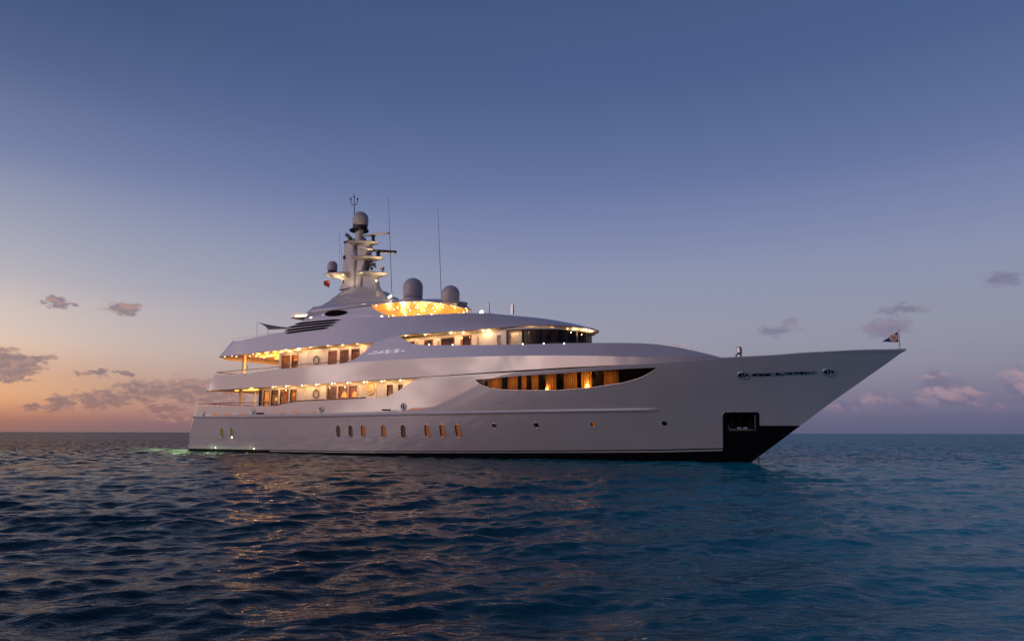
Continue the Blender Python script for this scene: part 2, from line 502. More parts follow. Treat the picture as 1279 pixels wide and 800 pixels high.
# ------------------------------------------------------------------ the sea
def make_sea():
    rng = np.random.default_rng(11)
    r = [2.2]
    while r[-1] < 40000:
        q = r[-1]
        r.append(q + min(max(.045, .0042 * q), 1e9) if q < 60 else q * (1.0085 if q < 400 else 1.06))
    r = np.array(r)
    fwd = math.atan2(_d[1], _d[0])
    a_front = np.linspace(-R(46), R(46), 900)
    a_back = np.linspace(R(46), 2 * math.pi - R(46), 90)[1:-1]
    ang = np.concatenate([a_front, a_back]) + fwd
    nr, na = len(r), len(ang)
    RR, AA = np.meshgrid(r, ang, indexing='ij')
    X = CAM[0] + RR * np.cos(AA); Y = CAM[1] + RR * np.sin(AA)
    dr = np.gradient(r)[:, None] * np.ones((1, na))
    da = np.abs(np.gradient(ang))[None, :] * RR
    Z = np.zeros_like(X); DX = np.zeros_like(X); DY = np.zeros_like(X)
    N = 150
    lam = np.exp(rng.uniform(math.log(.18), math.log(4.2), N))
    main = fwd + R(12)
    th = main + np.where(rng.uniform(0, 1, N) < .68, rng.normal(0, R(21), N), rng.normal(R(20), R(58), N))
    ph = rng.uniform(0, 2 * math.pi, N)
    k = 2 * math.pi / lam
    slope = .0235 * (lam / 1.1) ** np.where(lam < 1.1, .08, -.50) * (1 + .5 * rng.uniform(-1, 1, N))
    amp = slope / k
    # patchy wind: some areas choppier than others
    patch = 1 + .35 * np.sin(X * .11 + 1.3 * np.sin(Y * .07)) * np.sin(Y * .09 + .8 * np.sin(X * .05))
    dd_ = (X - CAM[0]) * _d[0] + (Y - CAM[1]) * _d[1]; aa_ = (X - CAM[0]) * _r[0] + (Y - CAM[1]) * _r[1]
    rel_ = np.clip((aa_ / (np.abs(dd_) + 6.0) + .15) / .55, 0, 1)
    patch = patch * (1.05 - .40 * rel_ * rel_ * (3 - 2 * rel_))
    for i in range(N):
        kx, ky = k[i] * math.cos(th[i]), k[i] * math.sin(th[i])
        # leave out what this spacing cannot carry
        cr = np.abs(np.cos(AA - th[i]))
        ext = np.maximum(dr * cr, da * np.sqrt(np.maximum(0, 1 - cr * cr)))
        fade = np.clip(1.6 - 4.0 * ext / lam[i], 0, 1)
        m = fade > 0
        p = kx * X[m] + ky * Y[m] + ph[i]
        A = amp[i] * fade[m] * patch[m]
        sn, cs = np.sin(p), np.cos(p)
        Z[m] += A * cs
        DX[m] -= .9 * A * math.cos(th[i]) * sn
        DY[m] -= .9 * A * math.sin(th[i]) * sn
    X = X + DX; Y = Y + DY
    # quieter close against the hull
    co = np.stack([X, Y, Z], -1).reshape(-1, 3).astype(np.float32)
    idx = np.arange(nr * na).reshape(nr, na)
    nx = np.roll(idx, -1, axis=1)
    quads = np.stack([idx[:-1], idx[1:], nx[1:], nx[:-1]], -1).reshape(-1, 4)
    c0 = len(co)
    co = np.concatenate([co, np.array([[CAM[0], CAM[1], 0]], np.float32)])
    me = bpy.data.meshes.new('water')
    nq = len(quads); nt = na
    loops = np.concatenate([quads.reshape(-1), np.stack([idx[0], nx[0], np.full(na, c0)], -1).reshape(-1)]).astype(np.int32)
    starts = np.concatenate([np.arange(nq) * 4, nq * 4 + np.arange(nt) * 3]).astype(np.int32)
    me.vertices.add(len(co)); me.vertices.foreach_set('co', co.reshape(-1))
    me.loops.add(len(loops)); me.loops.foreach_set('vertex_index', loops)
    me.polygons.add(nq + nt); me.polygons.foreach_set('loop_start', starts)
    try:
        me.polygons.foreach_set('loop_total', np.concatenate([np.full(nq, 4), np.full(nt, 3)]).astype(np.int32))
    except Exception:
        pass
    me.polygons.foreach_set('use_smooth', np.ones(nq + nt, bool))
    me.update(calc_edges=True); me.validate()
    m = principled('sea_water', (.004, .02, .035), 1.0, spec=0.0)
    t = NT(m.node_tree); b = t.n['Principled BSDF']
    b.inputs['IOR'].default_value = 1.333
    gp = t.add('ShaderNodeNewGeometry')
    pos = gp.outputs['Position']
    sp = t.add('ShaderNodeSeparateXYZ'); t.l.new(pos, sp.inputs[0])
    # deep navy off the stern, paler sand-bottomed teal towards the bow side
    along = t.math('ADD', t.math('MULTIPLY', sp.outputs[0], float(_r[0])), t.math('MULTIPLY', sp.outputs[1], float(_r[1])))
    along = t.math('SUBTRACT', along, float(CAM[0] * _r[0] + CAM[1] * _r[1]))
    dep = t.math('ADD', t.math('MULTIPLY', sp.outputs[0], float(_d[0])), t.math('MULTIPLY', sp.outputs[1], float(_d[1])))
    dep = t.math('SUBTRACT', dep, float(CAM[0] * _d[0] + CAM[1] * _d[1]))
    rel = t.math('DIVIDE', along, t.math('ADD', t.math('ABSOLUTE', dep), 12.0))
    teal = t.maprange(rel, -.15, .50, 0, 1, True)
    pn = t.noise(pos, .035, 3, .5)
    teal = t.math('ADD', teal, t.math('MULTIPLY', t.math('SUBTRACT', pn, .5), .5), clamp=True)
    t.put(b.inputs['Base Color'], t.mix(teal, (.001, .024, .040, 1), (.001, .30, .385, 1)))
    # ripples too small for the mesh
    v1 = t.vmath('MULTIPLY', pos, (1, 1, 1))
    cr_ = t.add('ShaderNodeCombineXYZ')
    t.put(cr_.inputs[0], t.vmath('DOT_PRODUCT', pos, tuple(_d))); t.put(cr_.inputs[1], t.math('MULTIPLY', t.vmath('DOT_PRODUCT', pos, tuple(_r)), .42))
    na_ = t.noise(cr_.outputs[0], 5.5, 4, .62, dist=.5)
    dist = t.vmath('DISTANCE', pos, tuple(CAM))
    far = t.maprange(dist, 14, 90, 0.0, 1.0, True)
    h = t.math('MULTIPLY', na_, .026)
    bp = t.add('ShaderNodeBump'); bp.inputs['Strength'].default_value = 1.0; bp.inputs['Distance'].default_value = 1.0
    t.put(bp.inputs['Height'], h)
    # far off, where single waves are finer than the mesh, tilt the surface by the chop's own slopes
    n2 = t.add('ShaderNodeTexNoise'); t.put(n2.inputs['Vector'], pos)
    n2.inputs['Scale'].default_value = .9; n2.inputs['Detail'].default_value = 5; n2.inputs['Roughness'].default_value = .65
    sl = t.vmath('MULTIPLY', t.vmath('SUBTRACT', n2.outputs['Color'], (.5, .5, .5)), (3.3, 3.3, 0))
    sc_ = t.add('ShaderNodeVectorMath', operation='SCALE'); t.put(sc_.inputs[0], sl); t.put(sc_.inputs['Scale'], t.math('ADD', far, .12))
    nrm = t.vmath('NORMALIZE', t.vmath('ADD', bp.outputs[0], sc_.outputs[0]))
    t.put(b.inputs['Normal'], nrm)
    gl = t.add('ShaderNodeBsdfGlossy'); t.put(gl.inputs['Normal'], nrm)
    fr = t.add('ShaderNodeFresnel'); fr.inputs['IOR'].default_value = 1.333; t.put(fr.inputs['Normal'], nrm)
    mx = t.add('ShaderNodeMixShader')
    t.put(mx.inputs[0], t.math('MULTIPLY', fr.outputs[0], .68))
    t.l.new(b.outputs[0], mx.inputs[1]); t.l.new(gl.outputs[0], mx.inputs[2])
    t.l.new(mx.outputs[0], t.n['Material Output'].inputs[0])
    t.put(gl.inputs['Roughness'], t.maprange(dist, 15, 250, .05, .16))
    me.materials.append(m)
    o = bpy.data.objects.new('water', me); col.objects.link(o)
    tag(o, 'dark rippled sea reaching the horizon all round the yacht', None, kind='structure')
    return o


make_sea()

# ------------------------------------------------------------------ the yacht's lines
_st = [onY(px, py, 0) for px, py in [(938, 577), (960, 561), (1000, 531), (1040, 501), (1080, 473), (1110, 452), (1125, 441), (1133, 437)]]
ZS = np.array([-1.2] + [p[1] for p in _st]); XS = np.array([49.4] + [p[0] for p in _st])
ZA = np.array([-1.2, .18, 1.3, 2.41, 3.16, 3.75, 4.05, 8]); XA = np.array([-.75, -.75, -.56, -.24, .12, .50, .74, 4.8])


def zstem(x): return float(np.interp(x, XS, ZS))


def hull_y(x, z):
    xs = np.interp(z, ZS, XS)
    B = np.interp(z, [-1.2, 0, 1.5, 3, 5.5, 7], [4.7, 5.3, 5.5, 5.62, 5.66, 5.62])
    Le = np.interp(z, [0, 3, 6], [27, 25, 23]); p = np.interp(z, [0, 3, 6], [1.75, 2.0, 2.35])
    s = min(1, max(0, (xs - x) / Le)); gq = 1 - (1 - s) ** p
    h = 1 - .10 * max(0, (14 - x) / 14) ** 2
    xa = np.interp(z, ZA, XA); u = min(1, max(0, (x - xa) / 1.7))
    return max(0.0, B * gq * h - 1.9 * (1 - math.sqrt(max(0, 1 - (1 - u) ** 2))))


sheer_a, _sx1, _sz1 = curve([(345, 506.5), (360, 503), (372, 501.2), (440, 498), (482, 495.5), (491, 491), (500, 486), (515, 476), (525, 471.2),
                             (640, 464.4), (740, 458.5), (830, 453), (860, 450.5), (900, 447), (960, 444), (1000, 441), (1040, 439), (1080, 437), (1110, 435.8), (1125, 435.3)], hull_y)


def hull_top(x):
    if x < .74: return float(np.interp(x, XA[1:-1], ZA[1:-1]))
    za = float(np.interp(x, [.74, 9, 13.6], [4.05, 3.98, sheer_a(13.6)]))
    z = za if x < 13.6 else sheer_a(x)
    return max(z, zstem(x))


boot, _, _ = curve([(236, 559.6), (300, 560.8), (400, 562.2), (440, 562.8), (600, 562.6), (700, 562), (820, 561), (905, 559)], hull_y)
blk_top, _, _ = curve([(236, 561.6), (300, 562.8), (440, 565), (600, 565.2), (700, 565), (820, 564.5), (905, 562.6)], hull_y)
PX0 = onS(902, 530, hull_y)[0]; PX1 = onS(948, 522, hull_y)[0]
PTOP = onS(925, 513.8, hull_y)[1]; PBOT = onS(925, 545, hull_y)[1]
nose_line, _, _ = curve([(948, 531.3), (975, 531.3), (1003, 530.5)], hull_y)
WT, wtx, _ = curve([(593, 474), (650, 469), (700, 466), (760, 461.5), (800, 459.5), (821.5, 458.8)], hull_y)
WB, wbx, _ = curve([(593, 474), (600, 480), (612, 484.3), (630, 486.5), (660, 487.3), (700, 487), (740, 483.5), (780, 477.5), (800, 471.5), (812, 465.5), (821.5, 458.8)], hull_y)
W0, W1 = max(wtx[0], wbx[0]) + .01, min(wtx[-1], wbx[-1]) - .01


def xcols(a, b, extra=()):
    base = list(np.arange(-.75, 2.0, .07)) + list(np.arange(2.0, 3.2, .1)) + list(np.arange(3.2, 44, .4)) + list(np.arange(44, 59.45, .22))
    return sorted(set([round(float(a), 4), round(float(b), 4)] + [round(float(x), 4) for x in base if a + .03 < x < b - .03] + [round(float(e), 4) for e in extra if a + .03 < e < b - .03]))


def side_grid(mb, xs, lo, hi, yf, nz, off=0.0, port=True):
    P = []
    for x in xs:
        a, b = lo(x), hi(x); b = max(a, b)
        row = []
        for j in range(nz + 1):
            z = a + (b - a) * j / nz
            row.append((x, yf(x, z) + off, z))
        P.append(row)
    mb.grid([[(x, -y, z) for x, y, z in row] for row in P])
    if port:
        mb.grid([[(x, y, z) for x, y, z in row] for row in P], flip=True)


def hull_lo(x):
    return boot(x)


def msplit(x):
    lo = hull_lo(min(x, PX0)); top = hull_top(x)
    r0 = (WT(W0) - hull_lo(W0)) / (hull_top(W0) - hull_lo(W0))
    r1 = (WT(W1) - hull_lo(W1)) / (hull_top(W1) - hull_lo(W1))
    return lo + (top - lo) * (r0 if x < W0 else r1)


YACHT = empty('motor_yacht', (0, 0, 0), 'large white motor yacht lit up at dusk, lying at anchor on the open sea', 'yacht')
# --- hull
hb = MB()
below = lambda x: max(zstem(x), WB(x) if W0 < x < W1 else msplit(x))
above = lambda x: max(zstem(x), WT(x) if W0 < x < W1 else msplit(x))
ex = [W0, W1] + list(np.linspace(W0, W0 + 2, 9)) + list(np.linspace(W1 - 2.5, W1, 9))
HX_A, HX_B, HZ_A, HZ_B = onS(908.5, 527, hull_y)[0], onS(943, 527, hull_y)[0], onS(925, 537.5, hull_y)[1], onS(925, 517.2, hull_y)[1]
HZ_M = (HZ_A + HZ_B) / 2
def qlow(x): return max(zstem(x), min(HZ_A if HX_A <= x <= HX_B else HZ_M, below(x)))
def qupp(x): return max(zstem(x), min(HZ_B if HX_A <= x <= HX_B else HZ_M, below(x)))
ex = ex + [HX_A - .002, HX_A, HX_B, HX_B + .002]
def xc2(a, b):
    base = xcols(a, b, ex)
    return sorted(set(base + [x for x in ex if a < x < b]))
side_grid(hb, xc2(-.75, 59.45), lambda x: max(zstem(x), min(hull_lo(x), qlow(x))), qlow, hull_y, 8)
side_grid(hb, xc2(-.75, 59.45), qupp, below, hull_y, 7)
side_grid(hb, xcols(-.75, 59.45, ex), above, hull_top, hull_y, 4)
tz = [-.9, 0, .18, .7, 1.3, 1.9, 2.41, 2.8, 3.16, 3.5, 3.75, 4.05]
hb.grid([[(float(np.interp(z, ZA, XA)), s * (hull_y(float(np.interp(z, ZA, XA)), z)), z) for s in np.linspace(-1, 1, 7)] for z in tz], flip=True)
hull = hb.build('hull', white, YACHT, merge=.0008, recalc=False, solid=.07, sharp=30)
bb = MB()
bot = lambda x: max(-.9, zstem(x))
side_grid(bb, xcols(-.75, 52.6), bot, lambda x: max(bot(x), boot(x)), hull_y, 4)
bb.build('antifouling', black_m, YACHT, merge=.0008, recalc=False, solid=.05)
wl = MB()
side_grid(wl, xcols(13.0, PX0), lambda x: blk_top(x), lambda x: blk_top(x) + (boot(x) - blk_top(x)) * .55, hull_y, 1, off=.012)
wl.build('boot_line', white, YACHT, recalc=False, solid=.01)
# black stem plate round the anchor pocket, down to the keel and forward to the stem
def x_at(px, z):
    """fore-and-aft place on the hull at height z under a picture column"""
    lo_, hi_x = 44.0, 58.0
    for _ in range(40):
        m_ = (lo_ + hi_x) / 2
        p = np.array([m_, -hull_y(m_, z), z]) - CAM
        if IMG_W / 2 + F_PX * (p @ _R2) / (p @ _F) < px: lo_ = m_
        else: hi_x = m_
    return (lo_ + hi_x) / 2
Z_N = nose_line(52.6)
stp = MB()
cols_l = lambda z: [x_at(902.6, z)]
rows_u = sorted([Z_N] + [z for z in (HZ_B,) if z > Z_N] + list(np.linspace(HZ_B, PTOP, 3))[1:] + ([HZ_A] if HZ_A > Z_N else []) + list(np.linspace(Z_N, HZ_B, 5))[1:-1])
rows_l = sorted([-.9, -.3, .2, .6, 1.0, 1.4] + ([HZ_A] if HZ_A < Z_N else []) + [Z_N])
for rows, low in ((rows_l, True), (rows_u, False)):
    for z0, z1 in zip(rows[:-1], rows[1:]):
        def row(z):
            r_ = float(np.interp(z, ZS, XS)) if low else x_at(948.6, z)
            l_ = x_at(902.6, z)
            if not low and z > PTOP - .12: l_ += (z - PTOP + .12) * .9; r_ -= (z - PTOP + .12) * 1.1
            mid = list(np.linspace(HX_A, min(HX_B, r_ - .06), 7))
            return list(np.linspace(l_, HX_A, 3))[:-1] + mid + (list(mid[-1] + (r_ - mid[-1]) * np.linspace(0, 1, 7))[1:])
        A_, B_ = row(z0), row(z1)
        for k in range(len(A_) - 1):
            if 2 <= k < 8 and z0 >= HZ_A - 1e-6 and z1 <= HZ_B + 1e-6: continue
            for sgn in (-1, 1):
                if sgn > 0 and False: continue
                q = [(x, sgn * (hull_y(x, z) + .016), z) for x, z in ((A_[k], z0), (A_[k + 1], z0), (B_[k + 1], z1), (B_[k], z1))]
                stp.add(q, [(0, 1, 2, 3) if sgn < 0 else (3, 2, 1, 0)])
stp.build('stem_plate', black_m, YACHT, recalc=False, merge=.0005, solid=.012)
pk = MB(); xs_ = np.linspace(HX_A, HX_B, 6); dep_ = .75
for sgn in (-1, 1):
    zs_ = np.linspace(HZ_A, HZ_B, 5)
    iny = lambda x, z: sgn * max(.12, hull_y(x, z) - dep_)
    pk.grid([[(x, iny(x, z), z) for z in zs_] for x in xs_])
    for x in (HX_A, HX_B):
        pk.grid([[(x, sgn * (hull_y(x, z) - .01), z), (x, iny(x, z), z)] for z in zs_])
    for z in (HZ_A, HZ_B):
        pk.grid([[(x, sgn * (hull_y(x, z) - .01), z), (x, iny(x, z), z)] for x in xs_])
    if sgn < 0: pk_s = pk; pk_s.build('anchor_pocket', dark_steel, YACHT, smooth=False); pk = MB()
pk.build('anchor_pocket', dark_steel, YACHT, smooth=False)


def on_hull(px, py, fun=hull_y):
    x, z, y = onS(px, py, fun)
    return Vector((x, -y, z))


def hull_frame(p, fun=hull_y):
    """outward normal, fore-and-aft tangent, upward tangent at a starboard point"""
    e = .05
    x, z = p[0], p[2]
    tx = Vector((2 * e, -(fun(x + e, z) - fun(x - e, z)), 0)).normalized()
    tz_ = Vector((0, -(fun(x, z + e) - fun(x, z - e)), 2 * e)).normalized()
    n = tx.cross(tz_).normalized()
    if n.y > 0: n = -n
    return n, tx, tz_


lip = MB()
for a, b in (((902.4, 518), (902.6, 540)), ((902.6, 540), (902.8, 559)), ((902.4, 518), (904.6, 514.0)), ((904.6, 514.0), (925, 513.8)), ((925, 513.8), (944.5, 513.8))):
    pa, pb = on_hull(*a), on_hull(*b)
    na1 = hull_frame(pa)[0]
    lip.tube([pa + na1 * .015, (pa + pb) / 2 + na1 * .015, pb + na1 * .015], 0.022, 6)
lip.tube([on_hull(943.3, y_) + Vector((0, -.03, 0)) for y_ in (518, 526, 534)], .022, 6)
lip.build('pocket_lip', chrome, YACHT)

# --- rub rail along the knuckle
def rail_z(x): return float(np.interp(x, [.5, 9, 20, 34, 46.3], [3.13, 3.02, 2.98, 3.03, 3.10]))
rr = MB()
for sgn in (-1, 1):
    P = []
    for x in xcols(.16, 46.4):
        z = rail_z(x); taper = min(1, (46.45 - x) / .5, 1)
        q = []
        for dz, o in ((-.10, -.01), (-.075, .10 * taper), (.02, .125 * taper), (.075, .08 * taper), (.10, -.01)):
            q.append((x, sgn * (hull_y(x, z + dz) + o), z + dz))
        P.append(q)
    rr.grid(P, flip=sgn > 0)
rr.build('rub_rail', white, YACHT, sharp=25)

# --- swim platform at the stern
sp_ = MB()
out = []
for k in range(25):
    a = math.pi * k / 24
    out.append((-.5 - 1.5 * math.sin(a) ** .6, -4.0 * math.cos(a), .30))
sp_.prism(out, (0, 0, .2))
sp_.build('swim_platform', white, YACHT, bevel=.04)

# ------------------------------------------------------------------ upper works: side shells
def bs(x):
    return 5.5 - .28 * max(0, (14 - x) / 14) ** 2


_cp = np.polyfit([5.66, 13.46, 21.63, 24.81, 27.49, 31.98, 36.05, 40.93, 45], [6.75, 6.97, 7.08, 7.07, 6.99, 6.89, 6.78, 6.54, 6.3], 4)
def crease(x): return float(np.polyval(_cp, min(46.0, max(3.0, x))))
XAB = lambda z: float(np.interp(z, [5.4, 5.6, 6.2, 6.9, 7.2], [2.40, 2.45, 2.90, 3.65, 4.05]))


def corner(x, xa, r=1.3):
    u = min(1, max(0, (x - xa) / r))
    return r * (1 - math.sqrt(max(0, 1 - (1 - u) ** 2)))


def bB(x):
    if x < 34: return bs(x)
    u = min(1, (x - 34) / 16.6)
    return 5.5 * max(0, 1 - u ** 2.6) ** (1 / 1.8)


def lean_b(x): return float(np.interp(x, [0, 26, 34, 42, 48], [.28, .28, .38, .8, 1.3]))


def band_y(x, z):
    y = bB(x) - lean_b(x) * max(0, z - crease(min(x, 46))) - corner(x, XAB(min(z, 7.2))) * (1 if z < 7.6 else 0)
    return max(0.0, y)


def eC(x):
    """half breadth of the bridge roof edge"""
    if x < 28: return bs(x) - .40
    u = min(1, (x - 28) / 12.75)
    return (5.5 - .40) * max(0, 1 - u ** 2.1) ** (1 / 2.0)


def lean_c(x): return float(np.interp(x, [0, 20, 28, 34, 41], [.28, .28, .5, .9, 1.5]))
XAC = lambda z: float(np.interp(z, [8.4, 8.6, 9.7, 10.0], [3.4, 3.45, 4.4, 4.8]))


def roof_y(x, z):
    return max(0.0, eC(x) - lean_c(x) * (z - 8.5) - corner(x, XAC(z)) * (1 if x < 8 else 0))


band_lo_px = [(256, 486.3), (325, 485), (345, 481.3), (400, 478.8), (460, 475), (525, 471)]
_bl = [onY(px, py, 5.35) for px, py in band_lo_px]


def band_lo(x):
    z = float(np.interp(x, [3.3, 12, 20, 29.5, 47], [5.50, 5.53, 5.56, 5.64, 5.84]))
    return z


band_hi_a, ba_x, ba_z = curve([(266, 470), (310, 466), (345, 460.8), (400, 456.3), (430, 453.2), (441, 449.5), (455, 439.5), (467, 428)], band_y)
band_hi_f, bf_x, bf_z = curve([(498.7, 418), (501, 421), (505, 424), (510, 426.6), (515, 428.6), (525, 430.5), (540, 431), (600, 430.8), (640, 430.3), (690, 428.8), (740, 428), (780, 428), (800, 428.3), (820, 429.6), (850, 434), (880, 441), (905, 447.5)], band_y)
XJ0, XJ1 = ba_x[-1], bf_x[0]
roof_lo_f, rl_x, rl_z = curve([(275, 445), (311, 441.6), (348, 436.8), (385, 433), (420, 430.3), (452, 428), (467, 427.6), (498.7, 418), (530, 416.3), (562, 413.8), (600, 410.8), (650, 406.6), (677, 405.2), (700, 405.5)], roof_y)


def _proj(x, y, z):
    p = np.array([x, y, z]) - CAM; d_ = p @ _F
    return IMG_W / 2 + F_PX * (p @ _R2) / d_, IMG_H / 2 - F_PX * (p @ _U2) / d_


def fit_z(x, y, pxs, pys, z0=8.6):
    """height at which a plan point meets a line drawn in the picture"""
    z = z0
    for _ in range(12):
        px, py = _proj(x, y, z); px2, py2 = _proj(x, y, z + .1)
        z += (np.interp(px, pxs, pys) - py) / (py2 - py) * .1
    return float(z)


_ex = np.linspace(28.5, 40.4, 24)
_ez = [fit_z(x, -5.10 * math.sqrt(max(0, 1 - min(1, (x - 28) / 12.75) ** 2.1)), [498, 530, 562, 600, 650, 677, 700, 720, 738, 752], [418, 416.3, 413.8, 410.8, 406.8, 405.6, 406, 407.6, 410.2, 413.4]) for x in _ex]
_ec = np.polyfit(_ex, _ez, 4)


def roof_lo(x):
    if x < 28.5: return roof_lo_f(x)
    b_ = min(1, (x - 28.5) / 1.5)
    return roof_lo_f(min(x, rl_x[-1])) * (1 - b_) + float(np.polyval(_ec, min(x, 40.6))) * b_


roof_hi_f, rh_x, rh_z = curve([(284.4, 428.8), (300, 425.3), (322, 420.2), (342, 416), (355, 414.5), (362, 409), (368, 405), (380, 399.5), (390, 396.2), (400, 395.8), (430, 395.7), (475, 395.6), (500, 394.8), (530, 393.3), (575, 391.6), (600, 391), (640, 391.8), (670, 394), (700, 398)], roof_y)


def roof_hi(x):
    if x <= XAC(9.7): return float(np.interp(x, [3.4, 3.45, 4.4], [8.42, 8.6, min(9.7, roof_hi_f(rh_x[0]))]))
    z = roof_hi_f(x)
    if x > rh_x[-1]: z = float(np.interp(x, [rh_x[-1], 39.6, 40.7], [rh_z[-1], 9.2, 9.0]))
    return z


def band_hi(x):
    if x < XAB(6.9): return float(np.interp(x, [2.40, 2.45, 2.90, 3.65], [5.42, 5.6, 6.2, 6.9]))
    if x <= XJ0: return max(band_hi_a(x), 6.8)
    if x >= XJ1: return band_hi_f(x)
    return float(np.interp(x, [XJ0, XJ1], [band_hi_a(XJ0), band_hi_f(XJ1)]))


XB_END = 50.4
bandm = MB()
xb = sorted(set(list(np.arange(2.41, 5.4, .08)) + list(np.arange(5.4, 40, .35)) + list(np.arange(40, XB_END, .25)) + [XJ0, XJ1, XB_END] + list(np.linspace(XJ1, XJ1 + 1.5, 10))))
def cre(x): return min(max(crease(min(x, 46)), band_lo(x) + .1), band_hi(x) - .02)
side_grid(bandm, xb, band_lo, lambda x: max(band_lo(x), min(band_hi(x), cre(x))) if x > 3.75 else band_hi(x), band_y, 6)
side_grid(bandm, [x for x in xb if x > 3.75], cre, band_hi, band_y, 6)
# stern closing panel
zz = [5.5, 5.6, 5.9, 6.2, 6.5, 6.85]
bandm.grid([[(XAB(z), s * band_y(XAB(z), z), z) for s in np.linspace(-1, 1, 9)] for z in zz], flip=True)
bandm.build('upper_deck_bulwark', white, YACHT, merge=.001, recalc=False, solid=.08, sharp=13)
# foredeck house top closing the forward end
ft = MB()
xt = [x for x in xb if x > 40.6]
ft.grid([[(x, s * band_y(x, band_hi(x)), band_hi(x) - .01 + .10 * (1 - abs(s) ** 2) * min(1, (XB_END - x))) for s in np.linspace(-1, 1, 13)] for x in xt])
ft.build('foredeck_coaming', white, YACHT, solid=.05)
ft.v = []
fd = MB()
fx = [x for x in xcols(30, 59.2)]
fdz = lambda x: hull_top(x) - (.05 if x < 47.5 else .05 + .6 * min(1, (x - 47.5) / .5))
fd.grid([[(x, s * max(0, hull_y(x, fdz(x)) - .06), fdz(x)) for s in np.linspace(-1, 1, 5)] for x in fx])
fd.build('foredeck', teak, YACHT)

RX = 28.0
RA, RB_ = 12.75, 5.10
def edge_pt(f):
    """plan of the roof edge forward of RX; f 0..1 runs to the nose"""
    a = f * math.pi / 2
    cx, sy_ = math.sin(a), math.cos(a)
    return RX + RA * cx ** (2 / 2.1), RB_ * sy_
def edge_n(f):
    p, q = edge_pt(max(0, f - .004)), edge_pt(min(1, f + .004))
    tx_, ty_ = q[0] - p[0], q[1] - p[1]; l = math.hypot(tx_, ty_)
    return -ty_ / l, tx_ / l
def roof_h(x): return float(np.interp(x, [28, 31, 34, 36, 38, 39.5, 40.75], [roof_hi(28) - roof_lo(28), roof_hi(31) - roof_lo(31), roof_hi(34) - roof_lo(34), .98, .66, .42, .26]))
roofm = MB()
xr = sorted(set(list(np.arange(3.46, 6.2, .1)) + list(np.arange(6.2, 28, .35)) + [XJ0, XJ1, RX]))
side_grid(roofm, xr, lambda x: min(roof_lo(x), roof_hi(x)) if not XJ0 < x < XJ1 else band_hi(x), roof_hi, roof_y, 8)
fs_ = list(np.linspace(0, .6, 22)) + list(np.linspace(.62, 1, 24))
def roof_fwd(f, t):
    x, y = edge_pt(f); nx_, ny_ = edge_n(f)
    if f == 0: nx_, ny_ = 0, -1
    if f == 1: nx_, ny_ = 1, 0
    ny_ = abs(ny_)
    h = roof_h(x); L = float(np.interp(x, [28, 34, 38, 40.75], [.5, .85, 1.5, 2.6])) * h
    bl_ = min(1.0, (x - RX) / 5)
    k = t ** (1 + .15 * bl_)
    return (x - nx_ * L * k, max(0.0, y - ny_ * L * k), roof_lo(x) + h * (t if t < .01 else t ** (1 - .08 * bl_)))
for sgn in (-1, 1):
    roofm.grid([[(lambda p: (p[0], sgn * p[1], p[2]))(roof_fwd(f, j / 8)) for j in range(9)] for f in fs_], flip=sgn > 0)
tops = [roof_fwd(f, 1) for f in fs_]
roofm.grid([[(p[0] - .0, s_ * p[1], p[2] + .13 * (1 - s_ * s_) * min(1, p[1] / 2.5)) for s_ in np.linspace(-1, 1, 11)] for p in tops])
zz = [8.5, 8.6, 8.9, 9.2, 9.5, 9.7]
roofm.grid([[(XAC(z), s * roof_y(XAC(z), z), z) for s in np.linspace(-1, 1, 9)] for z in zz], flip=True)
roofm.build('bridge_roof', white, YACHT, merge=.001, recalc=False, solid=.08, sharp=28)
rt = MB()
xs2 = [x for x in xr if x > 4.6]
rt.grid([[(x, s * max(0, roof_y(x, roof_hi(x)) - .03), min(roof_hi(x) - .05, 9.35) + .12 * (1 - s * s)) for s in np.linspace(-1, 1, 9)] for x in xs2])
rt.build('sundeck', teak, YACHT)
xr = sorted(set(xr + list(np.arange(28, 36, .35)) + list(np.arange(36, 40.72, .12)) + [40.74]))
def eave_y(x):
    if x < RX: return roof_y(x, roof_lo(x))
    u = min(1, (x - RX) / RA)
    return RB_ * math.sqrt(max(0, 1 - u ** 2.1))

# engine-room air louvres on the roof side
for a, b in (((368.8, 404.6), (426, 399.2)), ((360.5, 408.6), (421.5, 402.4)), ((355.8, 412.8), (418, 405.6)), ((356.8, 416), (411, 409.2))):
    lv = MB(); top, botm = [], []
    for k in range(15):
        u = k / 14
        px = a[0] + (b[0] - a[0]) * u; pyy = a[1] + (b[1] - a[1]) * u + .9 * math.sin(math.pi * u) * -.4
        hgt = 1.12 * min(1, u * 20 + .3, (1 - u) * 9 + .1)
        for lst, dy in ((top, -hgt), (botm, hgt)):
            p = on_hull(px, pyy + dy, roof_y)
            n = hull_frame(p, roof_y)[0]
            lst.append(p + n * .012)
    lv.grid([[q, w_] for q, w_ in zip(top, botm)])
    lv.build('air_louvre', slot_m, YACHT, smooth=False, recalc=False, solid=.01)

# ------------------------------------------------------------------ decks and overheads
def deck_plate(name, mat, x0, x1, zf, yf, step=.6, thick=.05):
    m = MB()
    xs = sorted(set(list(np.arange(x0, x1, step)) + [x1]))
    m.grid([[(x, s * max(0, yf(x)), zf(x)) for s in (-1, -.5, 0, .5, 1)] for x in xs])
    return m.build(name, mat, YACHT, smooth=False, solid=thick)


